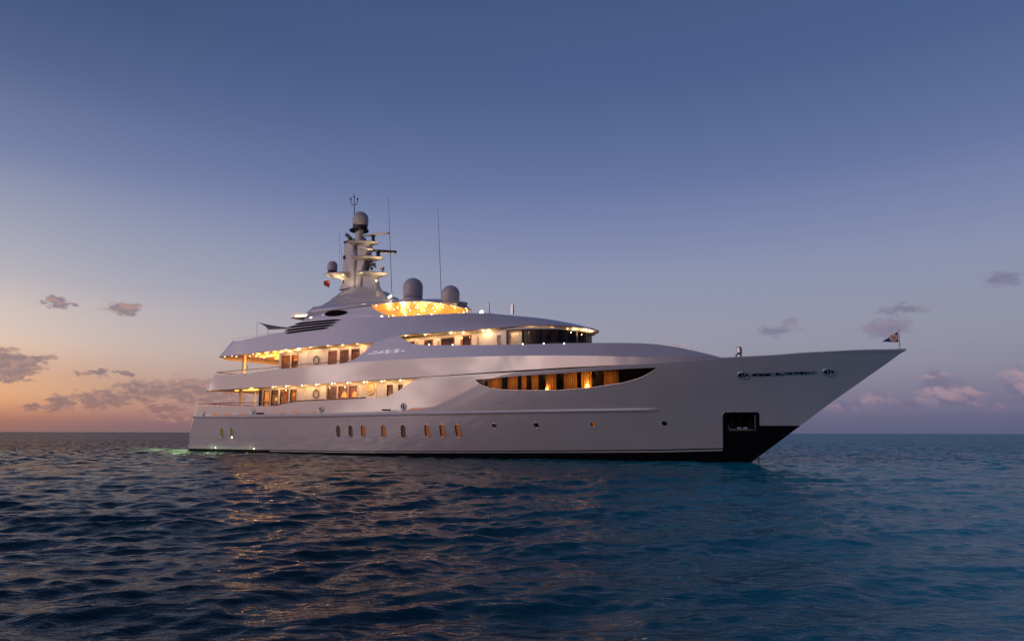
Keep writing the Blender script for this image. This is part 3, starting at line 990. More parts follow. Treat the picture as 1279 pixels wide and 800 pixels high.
deck_plate('main_deck', teak, 1.6, 30.5, lambda x: 2.9, lambda x: hull_y(x, 2.9) - .08)
deck_plate('upper_deck', teak, 3.4, 42, lambda x: 5.86, lambda x: band_y(x, 5.86) - .09)
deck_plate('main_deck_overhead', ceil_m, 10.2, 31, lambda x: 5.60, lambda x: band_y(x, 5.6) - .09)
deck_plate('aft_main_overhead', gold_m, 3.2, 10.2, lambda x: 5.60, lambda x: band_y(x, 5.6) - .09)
oh = MB()
xo = [x for x in np.arange(12.0, 27.6, .5)]
og = MB(); xg = list(np.arange(4.0, 12.01, .5))
og.grid([[(x, s * (roof_y(x, roof_lo(x)) - .10), roof_lo(x) + .08) for s in np.linspace(-1, 1, 7)] for x in xg])
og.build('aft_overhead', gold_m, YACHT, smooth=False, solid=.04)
oh.grid([[(x, s * (roof_y(x, roof_lo(x)) - .10), roof_lo(x) + .08) for s in np.linspace(-1, 1, 7)] for x in xo])
oh.build('upper_deck_overhead', ceil_m, YACHT, smooth=False, solid=.04)


def wh_y(x):
    """wheelhouse and forward upper deckhouse wall"""
    if x < 34.6: return 3.95
    u = min(1, (x - 34.6) / 5.4)
    return 3.95 * max(0, 1 - u ** 2.3) ** (1 / 2.1)


_sx = np.linspace(35.6, 39.8, 14)
_sc = np.polyfit(_sx, [fit_z(x, -wh_y(x), [628, 640, 655, 676, 700, 721, 738, 745], [412.4, 411.2, 410.6, 410.3, 410.8, 412.2, 415, 417], 8.4) for x in _sx], 2)
def ztop_s(x): return float(np.polyval(_sc, min(max(x, 34.5), 39.9)))
so = MB()
xo = [x for x in xr if x > 26.2]
def drop(x): return float(np.interp(x, [26, 30, 34, 41], [.0, .04, .14, .20]))
def so_z(x):
    if x < 33: return roof_lo(x) - drop(x)
    _q = (x - 33) / 7.4
    return (roof_lo(x) - drop(33)) * (1 - min(1, _q * 3)) + (ztop_s(x) + .0) * min(1, _q * 3)
def so_in(x): return max(0, min(wh_y(x - .35) - .2, eave_y(x) - .3)) if wh_y(x - .35) > .3 else 0.0
so.grid([[(x, -max(0, eave_y(x) - .04), roof_lo(x) + .03), (x, -so_in(x), so_z(x)), (x, so_in(x), so_z(x)), (x, max(0, eave_y(x) - .04), roof_lo(x) + .03)] for x in xo])
so.build('roof_soffit', ceil_m, YACHT, sharp=40)

# ------------------------------------------------------------------ deckhouses with real openings
def wall_pieces(mb, y, x0, x1, z0, z1, openings, th=.10):
    """wall at starboard offset y with rectangular openings (xa, xb, za, zb)"""
    ops = sorted(openings); cur = x0
    yc = -(y - th / 2)
    for (xa, xb, za, zb) in ops:
        if xa > cur: mb.box(((cur + xa) / 2, yc, (z0 + z1) / 2), (xa - cur, th, z1 - z0))
        if za > z0: mb.box(((xa + xb) / 2, yc, (z0 + za) / 2), (xb - xa, th, za - z0))
        if zb < z1: mb.box(((xa + xb) / 2, yc, (zb + z1) / 2), (xb - xa, th, z1 - zb))
        cur = xb
    if x1 > cur: mb.box(((cur + x1) / 2, yc, (z0 + z1) / 2), (x1 - cur, th, z1 - z0))


def window(name, xa, xb, za, zb, y, gm, fm, fw=.06):
    f = MB()
    yc = -(y - .03)
    f.box(((xa + xb) / 2, yc, za + fw / 2), (xb - xa, .10, fw)); f.box(((xa + xb) / 2, yc, zb - fw / 2), (xb - xa, .10, fw))
    f.box((xa + fw / 2, yc, (za + zb) / 2), (fw, .10, zb - za - 2 * fw)); f.box((xb - fw / 2, yc, (za + zb) / 2), (fw, .10, zb - za - 2 * fw))
    o = f.build(name, fm, YACHT, smooth=False)
    p = MB(); p.box(((xa + xb) / 2, -(y - .045), (za + zb) / 2), (xb - xa - 2 * fw, .012, zb - za - 2 * fw))
    p.build('pane', gm, o, smooth=False)
    return o


YM = 4.25
X = lambda px, py=480, y=YM: onY(px, py, y)[0]
Zm = lambda px, py, y=YM: onY(px, py, y)[1]
# main deck saloon
mz = 5.5
m_ops = [(X(324.6), X(328.4), 3.0, mz - .10), (X(330.0), X(337.8), 3.0, mz - .14), (X(339.6), X(348.4), 3.0, mz - .14), (X(350.8), X(361), 3.0, mz - .14), (X(363.2), X(371), 3.0, mz - .16),
         (X(409), X(421), 4.22, 5.42), (X(422.6), X(434.4), 4.22, 5.42), (X(435.8), X(446.6), 4.22, 5.42), (X(483.5), X(491), 3.0, 5.32), (X(497.5), X(503), 3.0, 5.30), (X(509), X(513.5), 3.9, 5.30)]
mh = MB()
MX0 = X(323.5)
wall_pieces(mh, YM, MX0, 30.5, 2.9, 5.6, m_ops)
mh.box(((MX0 + 30.5) / 2, YM, 4.25), (30.5 - MX0, .1, 2.7))
mh.box((MX0 + .05, 1.6, 4.25), (.1, 5.2, 2.7)); mh.box((MX0 + .05, -3.6, 4.25), (.1, 1.2, 2.7))
mh.box((30.5, 0, 4.25), (.1, 8.4, 2.7))
mh.build('saloon_house', cream, YACHT, smooth=False)
for i, o in enumerate(m_ops):
    window('saloon_door' if o[2] < 3.5 else 'saloon_window', *o, YM, glass_wh if i == 0 else glass_win, dark_wood if o[2] < 3.5 else varnish, .05)
for px in (372.6, 383, 408, 447.6, 455, 470.5, 480.5):
    bt = MB(); bt.box((X(px), -(YM + .02), 4.2), (.05, .05, 2.6)); bt.build('wall_batten', cream, YACHT, smooth=False)
# upper deck house
YU = 4.15
XU = lambda px, y=YU: onY(px, 440, y)[0]
UX0 = XU(349)
u_ops = [(XU(352.3), XU(363), 5.95, 8.36), (XU(364.8), XU(373), 5.95, 8.36), (XU(410), XU(421.3), 7.0, 8.40), (XU(424.6), XU(436), 7.0, 8.40), (XU(438.6), XU(449.6), 7.0, 8.40)]
uh = MB()
wall_pieces(uh, YU, UX0, 26.0, 5.86, 8.62, u_ops)
uh.box(((UX0 + 26) / 2, YU, 7.2), (26 - UX0, .1, 2.7))
uh.box((UX0 + .05, 1.4, 7.2), (.1, 5.4, 2.7)); uh.box((UX0 + .05, -3.4, 7.2), (.1, 1.4, 2.7))
uh.build('upper_house', cream, YACHT, smooth=False)
for o in u_ops:
    window('upper_door' if o[2] < 6.5 else 'upper_window', *o, YU, glass_dark, varnish, .07)
for px in (375.5, 385.5, 407, 452, 458):
    bt = MB(); bt.box((XU(px), -(YU + .02), 7.2), (.05, .05, 2.6)); bt.build('wall_batten', cream, YACHT, smooth=False)
# forward part of the upper house and the wheelhouse front
YF = 3.95
XF = lambda px, py=420, y=YF: onY(px, py, y)[0]
f_ops = [(XF(508), XF(518.5), 7.55, 8.55), (XF(530), XF(541.3), 7.2, 8.60), (XF(550.7), XF(568), 7.2, 8.62), (XF(577), XF(589), 7.2, 8.66), (XF(620), XF(627), 6.0, 8.5)]
WHX = XF(632.5)
fh = MB()
wall_pieces(fh, YF, 26.0, WHX, 5.86, 8.80, f_ops)
fh.box(((26 + WHX) / 2, YF, 7.3), (WHX - 26, .1, 2.9)); fh.box((26.04, 0, 7.3), (.08, 7.9, 2.8))
fh.build('forward_house', cream, YACHT, smooth=False)
for i, o in enumerate(f_ops):
    window('bridge_door' if o[2] < 6.5 else 'bridge_window', *o, YF, glass_clear if o[2] < 6.5 else glass_dark, cream if o[2] < 6.5 else varnish, .07)
# wheelhouse: curved front of tall panes with dark mullions
def wh_pt(x): return Vector((x, -wh_y(x), 0))
lower = MB()
xw = list(np.linspace(WHX, 39.0, 14)) + list(np.linspace(39.1, 40.0, 14))
_wx = np.linspace(WHX, 39.8, 14)
_wz = [fit_z(x, -wh_y(x), [628, 640, 655, 676, 700, 721, 738, 745], [412.4, 411.2, 410.6, 410.3, 410.8, 412.2, 415, 417], 8.4) for x in _wx]
_wc = np.polyfit(_wx, _wz, 3)
ztop = lambda x: float(np.polyval(_wc, min(x, 39.9)))
zsil = lambda x: float(np.interp(x, [35, 38, 40], [7.42, 7.30, 7.2]))
for sgn in (-1, 1):
    lower.grid([[(x, sgn * wh_y(x), z) for z in (5.86, zsil(x))] for x in xw], flip=sgn > 0)
    lower.grid([[(x, sgn * wh_y(x), z) for z in (ztop(x) - .03, ztop(x) + .1)] for x in xw], flip=sgn > 0)
lower.build('wheelhouse_front', cream, YACHT, recalc=False, solid=.06)


def xat(px):
    """x on the wheelhouse wall under a picture column"""
    lo_, hi_x = 35.0, 40.0
    best = min(np.linspace(lo_, hi_x, 900), key=lambda x: abs(onY(px, 420, wh_y(x))[0] - x))
    return float(best)


xe = [WHX, xat(653.2), xat(675.6), xat(699.8), xat(720.5), xat(733), 39.965]
for k in range(6):
    xa, xb_ = xe[k], xe[k + 1]
    if xb_ - xa < .02: continue
    fm = MB()
    gxs = np.linspace(xa, xb_, 7)
    fw = min(.11, .2 * (xb_ - xa) + .02)
    for x in (xa, xb_):
        p = wh_pt(x); q = wh_pt(min(40, x + .02)) - wh_pt(x - .02); t_ = q.normalized(); n = Vector((t_.y, -t_.x, 0))
        zb, zt = zsil(x), ztop(x) - .03
        fm.box(p + Vector((0, 0, (zb + zt) / 2)) - n * .02, (.15, .10, zt - zb), (t_, n, (0, 0, 1)))
    for z_ in (0, 1):
        fm.tube([wh_pt(x) + Vector((0, 0, zsil(x) + .03 if z_ == 0 else ztop(x) - .06)) for x in gxs], .045, 6)
    fo = fm.build('wheelhouse_window', gunmetal, YACHT, smooth=False)
    pm = MB()
    pm.grid([[(x, -wh_y(x) + .035, z) for z in np.linspace(zsil(x), ztop(x) - .03, 3)] for x in gxs])
    pm.build('pane', glass_clear if k == 0 else glass_wh, fo, recalc=False)
# port half of the wheelhouse glazing as one curved window
pm = MB(); gx = np.linspace(WHX, 39.99, 40)
pm.grid([[(x, wh_y(x) - .03, z) for z in (zsil(x), ztop(x) - .03)] for x in gx], flip=True)
pm.build('port_wheelhouse_glazing', glass_wh, YACHT)
# cabin interiors: partitions that the lamps light up
ip = MB()
ip.box((19.9, -1.6, 4.2), (20.6, .06, 2.5)); ip.box((41, -2.0, 4.6), (13.5, .06, 1.9))
for x in (14.95, 24.2): ip.box((x, -3.0, 4.2), (.06, 2.4, 2.5))
ip.build('saloon_partition', wood_in, YACHT, smooth=False)
ip = MB()
ip.box((24, -1.9, 7.2), (23, .06, 2.5))
for x in (14.8, 17.8, 22.6, 27.7, 29.8, 31.9, 33.4): ip.box((x, -3.0, 7.2), (.06, 2.0, 2.5))
ip.build('cabin_partition', wood_in, YACHT, smooth=False)
bl = MB(); bl.box(((xe[0] + xe[1]) / 2 + .1, -3.3, 7.9), (xe[1] - xe[0] + .3, .04, 1.4))
bl.build('roller_blind', cream, YACHT, smooth=False)

# ------------------------------------------------------------------ the long bow window of the main deck
bw = MB()
xsw = sorted(set([W0, W1] + list(np.linspace(W0, W0 + 2.2, 14)) + list(np.linspace(W0 + 2.2, W1 - 3, 24)) + list(np.linspace(W1 - 3, W1, 18))))
bwp = MB(); bwp.grid([[(x, -(hull_y(x, z) - .03), z) for z in np.linspace(WB(x), max(WB(x), WT(x)), 5)] for x in xsw])
fr = MB()
fr.tube([(x, -(hull_y(x, WB(x)) + .005), WB(x)) for x in xsw], .022, 6); 
bow_win = fr.build('bow_window', chrome, YACHT)
bwp.build('pane', glass_win, bow_win, recalc=False)
box_ = MB()
xi = np.linspace(W0 - .2, W1 + .2, 24)
dpt = .95
box_.grid([[(x, -max(.5, hull_y(x, z) - dpt), z) for z in (4.1, 5.52)] for x in xi])
box_.grid([[(x, -max(.5, hull_y(x, 4.1) - yy), 4.1) for yy in (.1, dpt)] for x in xi])
box_.grid([[(x, -max(.5, hull_y(x, 5.52) - yy), 5.52) for yy in (.1, dpt)] for x in xi])
for x in (W0 - .2, W1 + .2):
    box_.grid([[(x, -max(.5, hull_y(x, z) - yy), z) for yy in (.1, dpt)] for z in (4.1, 5.52)])
box_.build('window_recess', dark_wood, YACHT, smooth=False)
CUR = [(601, 606), (609, 626.5), (634, 646), (651, 657), (663.5, 672), (681, 694), (703.5, 720), (725, 738.5), (753.5, 772)]
for a, b in CUR:
    cu = MB(); P = []
    xa = onS(a, 476, lambda x, z: hull_y(x, z) - .45)[0]; xb_ = onS(b, 476, lambda x, z: hull_y(x, z) - .45)[0]
    nfold = max(6, int((xb_ - xa) / .035))
    for k in range(nfold + 1):
        x = xa + (xb_ - xa) * k / nfold
        yy = hull_y(x, 4.55) - .42 + .022 * math.sin(k * 1.5) 
        P.append([(x, -yy, z) for z in (4.12, 4.6, 5.05, 5.5)])
    cu.grid(P); cu.build('curtain', drape, bow_win, recalc=False)
sill = MB()
sill.grid([[(x, -max(.5, hull_y(x, 4.22) - yy), 4.22) for yy in (.12, .42)] for x in xi])
sill.build('window_shelf', dark_wood, YACHT, smooth=False, solid=.04)

# ------------------------------------------------------------------ hull openings
def oval_port(px, py, w_m, h_m, mat, name='porthole', rim_mat=white, fun=hull_y, rimw=.045):
    p = on_hull(px, py, fun); n, tx, tz_ = hull_frame(p, fun)
    rim = MB(); k = 28
    def ring(rw, rh):
        pts = []
        for i in range(k):
            a = 2 * math.pi * i / k
            ca, sa = math.cos(a), math.sin(a)
            r = rw / 2
            q = tx * (r * ca) + tz_ * (r * sa + (rh - rw) / 2 * (1 if sa >= 0 else -1))
            pts.append(q)
        return pts
    A, B, C, D = ring(w_m + 2 * rimw, h_m + 2 * rimw), ring(w_m + rimw, h_m + rimw), ring(w_m, h_m), ring(w_m, h_m)
    P = [[p + A[i] - n * .01, p + A[i] + n * .018, p + B[i] + n * .028, p + C[i] + n * .016, p + D[i] - n * .004] for i in range(k)]
    rim.grid(P, closed_u=True)
    o = rim.build(name, rim_mat, YACHT, recalc=True)
    gm = MB(); gm.add([p + c + n * .004 for c in C], [tuple(range(k))])
    gm.build('pane', mat, o, smooth=False)
    # dark sheet over the pane's aft part, painted shade of the recess
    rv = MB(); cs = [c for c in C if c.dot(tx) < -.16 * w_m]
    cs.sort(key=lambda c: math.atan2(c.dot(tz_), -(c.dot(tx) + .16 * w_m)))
    rv.add([p + c + n * .007 for c in cs], [tuple(range(len(cs)))]); rv.build('recess_shade', dark_wood, o, smooth=False, recalc=False)
    return o


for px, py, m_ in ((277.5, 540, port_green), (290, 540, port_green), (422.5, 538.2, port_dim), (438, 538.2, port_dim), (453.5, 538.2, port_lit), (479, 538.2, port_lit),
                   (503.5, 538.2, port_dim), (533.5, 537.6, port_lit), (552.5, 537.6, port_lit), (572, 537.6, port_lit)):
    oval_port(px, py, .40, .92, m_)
for px, py, m_ in ((617.5, 531.2, port_dim), (670, 530.6, port_dark), (741, 529.6, port_lit), (830, 528.3, port_dark)):
    oval_port(px, py, .33, .33, m_)
# lamp reflected in the second green port: a small courtesy light below it
def lens(px, py, fun, r, mat, name, off=.01):
    p = on_hull(px, py, fun); n, tx, tz_ = hull_frame(p, fun)
    m = MB(); m.lathe(p + n * off, [(r, -.02), (r, .0), (r * .7, .02), (.001, .03)], 12, axis=n)
    return m.build(name, mat, YACHT)


lens(289.8, 545.6, hull_y, .07, bulb_s, 'courtesy_light')

# mooring fairleads: chrome rims round dark holes
for px, py, w_, h_ in ((254, 516, .30, .34), (316.3, 513.5, .42, .40), (401.3, 511, .46, .46), (504, 507.6, .46, .46), (928.5, 468.2, .62, .42), (1035, 464.2, .62, .40)):
    p = on_hull(px, py); n, tx, tz_ = hull_frame(p)
    m = MB(); P = []
    for i in range(28):
        a = 2 * math.pi * i / 28
        row = []
        for j in range(9):
            b_ = 2 * math.pi * j / 8
            rr_ = .055
            c = tx * math.cos(a) * w_ / 2 + tz_ * math.sin(a) * h_ / 2
            dr = (tx * math.cos(a) + tz_ * math.sin(a)).normalized()
            row.append(p + c + dr * rr_ * math.cos(b_) + n * (.02 + rr_ * math.sin(b_)))
        P.append(row)
    m.grid(P, closed_u=True)
    o = m.build('fairlead', chrome, YACHT)
    m = MB(); m.add([p + tx * math.cos(2 * math.pi * i / 20) * w_ / 2 + tz_ * math.sin(2 * math.pi * i / 20) * h_ / 2 + n * .006 for i in range(20)], [tuple(range(20))])
    m.build('opening', slot_m, o, smooth=False)
    m = MB(); m.tube([p + tx * (-.05) + tz_ * (-h_ / 2) + n * .03, p + tx * (-.05) + n * .05, p + tx * (-.05) + tz_ * (h_ / 2) + n * .03], .035, 8)
    m.tube([p + tx * .10 + tz_ * (-h_ / 2) + n * .03, p + tx * .10 + tz_ * (h_ / 2) + n * .03], .03, 8)
    m.build('roller', chrome, o)

# freeing ports in the main-deck bulwark, deck-light glow put in as emission
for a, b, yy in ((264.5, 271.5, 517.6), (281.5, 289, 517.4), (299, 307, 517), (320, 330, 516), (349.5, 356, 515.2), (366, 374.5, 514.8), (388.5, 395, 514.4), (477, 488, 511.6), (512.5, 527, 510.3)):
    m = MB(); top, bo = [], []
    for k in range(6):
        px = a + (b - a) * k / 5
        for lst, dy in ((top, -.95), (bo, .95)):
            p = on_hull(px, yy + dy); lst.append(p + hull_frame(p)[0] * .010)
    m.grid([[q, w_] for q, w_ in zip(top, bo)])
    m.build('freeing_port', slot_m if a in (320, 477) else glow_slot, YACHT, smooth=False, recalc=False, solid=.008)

# polished name cut-out between the bow fairleads: slotted strip with rollers
m = MB(); nk = 40
def strip_pts(px0, py0, px1, py1, hh):
    t_, b_ = [], []
    for k in range(nk + 1):
        u = k / nk
        h = hh * min(1, (u * 22) ** .5, ((1 - u) * 22) ** .5)
        for lst, s in ((t_, -h), (b_, h)):
            p = on_hull(px0 + (px1 - px0) * u, py0 + (py1 - py0) * u + s); lst.append(p + hull_frame(p)[0] * .012)
    return t_, b_
t_, b_ = strip_pts(938, 467.9, 1021, 464.7, 2.3)
m.grid([[q, w_] for q, w_ in zip(t_, b_)])
strip_o = m.build('mooring_strip', chrome, YACHT, smooth=False, recalc=False, solid=.012)
for x0, x1, dy, hh in ((939.5, 946, -.3, 1.5), (947.5, 953, .2, 1.4), (954, 962, .3, 1.3), (969, 973.5, -.2, 1.6), (974, 979, .9, .5), (979, 990, -.9, .55), (983, 989, .5, .5), (991, 1000, -.4, .9), (1000, 1003, 0, 1.7), (1004, 1007, .2, 1.4), (1007.5, 1017, 0, .45)):
    m = MB(); top, bo = [], []
    for k in range(4):
        px = x0 + (x1 - x0) * k / 3; yc = 467.9 + (464.7 - 467.9) * (px - 938) / 83 + dy
        for lst, s in ((top, -hh), (bo, hh)):
            p = on_hull(px, yc + s); lst.append(p + hull_frame(p)[0] * .034)
    m.grid([[q, w_] for q, w_ in zip(top, bo)])
    m.build('slot', slot_m, strip_o, smooth=False, recalc=False)

# the name on the side, in drawn-out polished strokes brightened by added emission
def stroke(pts, r=.016):
    """points in picture columns and rows, laid on the side plating"""
    q = []
    for i in range(len(pts) - 1):
        for k in range(5):
            u = k / 5
            q.append((pts[i][0] + (pts[i + 1][0] - pts[i][0]) * u, pts[i][1] + (pts[i + 1][1] - pts[i][1]) * u))
    q.append(pts[-1])
    v = []
    for a in q:
        p = on_hull(a[0], a[1], band_y); v.append(p + hull_frame(p, band_y)[0] * .03)
    nm.tube(v, r, 6)


nm = MB()
bx, by = 455.0, 425.0
S = lambda u, v: (bx + u / 19.68, by + v / 19.68)
# letters slant forward; u runs along the word, v is letter height 0..1
def G(u, v): return S(u + v * 22, 345 - (u - 85) * .083 - 12 + 14 - v * 62)
def word(*ps): stroke([G(a, b) for a, b in ps])
word((85, .25), (175, .25))
word(*[(262 + 62 * math.cos(2 * math.pi * k / 18), .5 + .5 * math.sin(2 * math.pi * k / 18)) for k in range(19)])
word((352, 0), (432, 1.0), (470, 0)); word((392, .36), (452, .36))
word((612, 1.0), (528, 1.0), (508, .78), (524, .54), (596, .46), (610, .22), (590, 0), (500, 0))
word((660, 0), (672, 1.0))
word((850, 1.0), (752, 1.0), (730, .78), (746, .54), (832, .46), (846, .22), (826, 0), (716, 0))
word((905, .25), (995, .25))
nm.build('name_lettering', letter_m, YACHT)

# ------------------------------------------------------------------ rails, pillars, small deck fittings
def rail(name, pts3, r, post_h=None, post_x=None, mat=varnish, post_mat=chrome, pr=.018):
    m = MB(); m.tube(pts3, r, 8)
    o = m.build(name, mat, YACHT)
    if post_h:
        for i in post_x:
            p = Vector(pts3[i])
            q = MB(); q.tube([p, p - Vector((0, 0, post_h))], pr, 6)
            q.build('post', post_mat, o)
    return o


pts = []
for x in np.arange(2.0, 13.6, .55):
    pts.append((x, -(hull_y(x, 3.95) - .12), hull_top(x) + .30))
rail('main_deck_rail', pts, .035, .33, range(0, len(pts), 1), pr=.014)
stern_pts = [(2.0, y, 4.36) for y in np.linspace(-4.0, 4.0, 15)]
rail('stern_rail', stern_pts, .04, .35, range(0, 15), mat=varnish, post_mat=varnish, pr=.02)
pts = []
for x in np.arange(13.4, 24.6, .6):
    pts.append((x, -(hull_y(x, 4.1) - .05), hull_top(x) + .06))
rail('bulwark_caprail', pts, .05, mat=varnish)
pts = []
for x in np.arange(4.0, 22.4, .7):
    pts.append((x, -(band_y(x, 6.9) - .05), max(7.15, band_hi(x) + .22)))
rail('upper_deck_rail', pts, .03, .36, range(0, len(pts), 2), pr=.014)
rail('upper_stern_rail', [(4.0, y, 7.2) for y in np.linspace(-4.6, 4.6, 15)], .045, .35, range(0, 15, 2), mat=varnish, post_mat=varnish, pr=.02)

def pillar(px, py, y, z0, z1, w, mat=white):
    x = onY(px, py, y)[0]
    m = MB(); m.box((x, -y, (z0 + z1) / 2), (w, w * .8, z1 - z0))
    return m.build('deck_pillar', mat, YACHT, smooth=False, bevel=.03)


pillar(300.5, 497, 4.0, 2.9, 5.62, .30, cream); pillar(318.5, 497, 1.2, 2.9, 5.6, .10, cream)
pillar(304.5, 455, 3.9, 5.86, 8.7, .30, cream)
st = MB(); a = onY(306, 450, 3.6); b = onY(310.5, 463, 3.6)
st.tube([(a[0], -3.6, a[1]), (b[0], -3.6, b[1])], .025, 6)
st.build('awning_stay', gunmetal, YACHT)

# downlights
def downlight(p, r=.04, mat=None, parent=YACHT, ax=(0, 0, -1)):
    m = MB(); m.lathe(p, [(r, 0), (r, .015), (r * .8, .03), (.001, .035)], 10, axis=ax)
    return m.build('downlight', mat or bulb, parent)


def on_ceiling(px, py, y):
    return onY(px, py, y)[0]


for px in (341.5, 358.2, 377.8, 396, 415.2, 435, 455.4, 477.6, 500.6):
    x = on_ceiling(px, 480 - (px - 341) * .058, 5.0)
    downlight((x, -5.05, 5.545), .045)
    lamp('POINT', (x, -4.75, 5.35), 9, WARM, .05)
for px, y in ((388, 4.7), (409.5, 4.7), (428, 4.7), (446, 4.7), (375, 4.7), (357, 4.7)):
    x = on_ceiling(px, 432, y)
    z = roof_lo(x) + .03
    downlight((x, -4.72, z), .042)
    lamp('POINT', (x, -4.55, z - .14), 9, WARM, .05)
for px, y in ((281, 4.5), (290, 4.5), (295.5, 4.0), (316, 4.6), (335, 4.6), (320, 3.4), (312, 3.6), (338, 3.0), (330, 2.0)):
    x = on_ceiling(px, 444, y); downlight((x, -y, roof_lo(x) + .03), .04, bulb_s)
for x in np.arange(7, 11.8, 1.2):
    for y in (-2.6, 0, 2.6):
        lamp('POINT', (x, y, 7.9), 60, (1.0, .50, .12), .15)
for x in (6, 8):
    for y in (-2.4, 1.0):
        lamp('POINT', (x, y, 5.0), 50, (1.0, .50, .12), .15)
# cove strips that glow in the aft overheads
cv = MB(); cv.box((7.6, -3.6, 5.53), (4.6, .12, .05)); cv.box((7.6, 3.6, 5.53), (4.6, .12, .05)); cv.build('cove_light', principled('cove_lens', (1, .8, .4), .4, emit=(1, .62, .12), estr=2.6), YACHT, smooth=False)
cv = MB()
for y in (-2.9, -1.2, .6): cv.box((9.8, y, 8.60), (4.2, .20, .05))
cv.build('cove_light', MATS['cove_lens'], YACHT, smooth=False)
# forward soffit lights
for px, py, y in ((505.5, 419.5, 4.7), (531, 417.3, 4.7), (561.5, 415, 4.75), (578.5, 417.8, 4.3), (598, 412, 4.75), (607, 413.4, 4.4), (625, 409.2, 4.75), (632.5, 410.6, 4.4), (648.5, 406.9, 4.75), (676, 406.7, 4.1), (703, 406.8, 3.3), (722.5, 409.2, 2.2), (736.5, 410.2, 1.2), (743.5, 413.2, .2)):
    x = onY(px, py, y)[0]; x = min(x, 40.42)
    yy = min(y, max(0, eave_y(x) - .3))
    f_ = .35
    z = (roof_lo(x) * .6 + so_z(x) * .4) - .03
    downlight((x, -yy, z), .042)
    lamp('POINT', (x, -yy, z - .22), 5 if yy < 4.5 and px < 640 else 13, WARM, .04)
for x in (34.3, 35.4, 36.4, 37.3, 38.1, 38.8, 39.4, 39.8):  # inner row added for star reflections in the wheelhouse panes
    yy = min(eave_y(x) - .35, wh_y(x - .1) + .28); downlight((x + .15, -yy, so_z(x) + .02), .03, bulb_s)
# lights let into the bulwark top abreast of the wheelhouse
for px, py in ((535.5, 430.4), (565, 430.5), (652.8, 429.6), (679, 429), (704.5, 428.8)):
    p = on_hull(px, py + .1, band_y)
    m = MB(); m.lathe(p + Vector((0, .03, .0)), [(.045, 0), (.045, .03), (.03, .05), (.001, .055)], 10); m.build('deck_light', bulb_s, YACHT)

for x0, x1, z, y, e in ((9.8, 28.5, 5.50, 4.75, 55), (12.4, 25.5, 8.44, 4.6, 38), (27.5, 35.5, 8.66, 4.4, 24)):  # unseen area lamps added to even out the light on the walls
    lamp('AREA', ((x0 + x1) / 2, -y, z), e, WARM, x1 - x0, rot=(0, .25, -1), sy=.3, name='wall_fill')
# saloon and cabin lamps (the light itself)
for x, e in ((10.6, 70), (12.7, 60), (19, 70), (21, 90), (25.4, 30)):
    lamp('POINT', (x, -2.9, 5.0), e, AMBER, .15)
for x, e in ((12.9, 40), (18.6, 34), (20.6, 20), (22, 20), (28.8, 16), (31, 24), (33, 12), (36, 8)):
    lamp('POINT', (x, -3.1, 8.1), e, AMBER, .15)
for a, b in CUR[1:]:
    x = onS((a + b) / 2, 476, lambda x, z: hull_y(x, z) - .3)[0]
    lamp('POINT', (x, -(hull_y(x, 5.0) - .06), 5.0), 3.8 if a not in (725,) else 14, AMBER, .04)

# ------------------------------------------------------------------ sun deck: hardtop
def bh(x):
    if x < 19: return 4.1 - 1.1 * ((19 - x) / 6.5) ** 2
    u = min(1, (x - 19) / 10.4)
    return 4.1 * max(0, 1 - u ** 2.7) ** (1 / 2.0)


HX0, HX1 = 14.6, 29.4
ht_e, hx_, hz_ = curve([(386.5, 390), (410, 387.3), (440, 383.6), (465, 380.4), (480, 378.6), (500, 376.8), (520, 376.1), (540, 377.1), (560, 379.8)], lambda x, z: bh(min(x, 28.5)))
def ht_edge(x):
    if x > hx_[-1]: return float(np.interp(x, [hx_[-1], HX1], [hz_[-1], 11.45]))
    return ht_e(max(x, hx_[0]))
def ht_th(x): return float(np.interp(x, [HX0, 15.4, 17.5, 22, 29.4], [.25, .5, .45, .24, .08]))
hm = MB()
xh = list(np.linspace(HX0, 16, 8)) + list(np.linspace(16.4, 27, 24)) + list(np.linspace(27.3, HX1 - .01, 14))
for sgn in (-1, 1):
    P = []
    for x in xh:
        b_ = bh(x); z = ht_edge(x); th = ht_th(x)
        P.append([(x, sgn * b_, z), (x, sgn * (b_ - .03), z + th * .45), (x, sgn * max(0, b_ - .22), z + th), (x, sgn * max(0, b_ - .9), z + th + .18), (x, sgn * b_ * .45, z + th + .36), (x, 0, z + th + .45)])
    hm.grid(P, flip=sgn > 0)
P = []
for z_, k in ((0, 0), (1, 1)):
    pass
x = HX0
hm.add([(x, -bh(x), ht_edge(x)), (x, -(bh(x) - .22), ht_edge(x) + ht_th(x)), (x, 0, ht_edge(x) + ht_th(x) + .45), (x, bh(x) - .22, ht_edge(x) + ht_th(x)), (x, bh(x), ht_edge(x))], [(0, 1, 2, 3, 4)])
hm.build('hardtop', white, YACHT, merge=.001, sharp=50)
hc = MB()
hc.grid([[(x, s * max(0, bh(x) - .03), ht_edge(x) + .02 + .10 * (1 - abs(s))) for s in np.linspace(-1, 1, 9)] for x in xh])
ceiling = hc.build('hardtop_overhead', gold_m, YACHT)
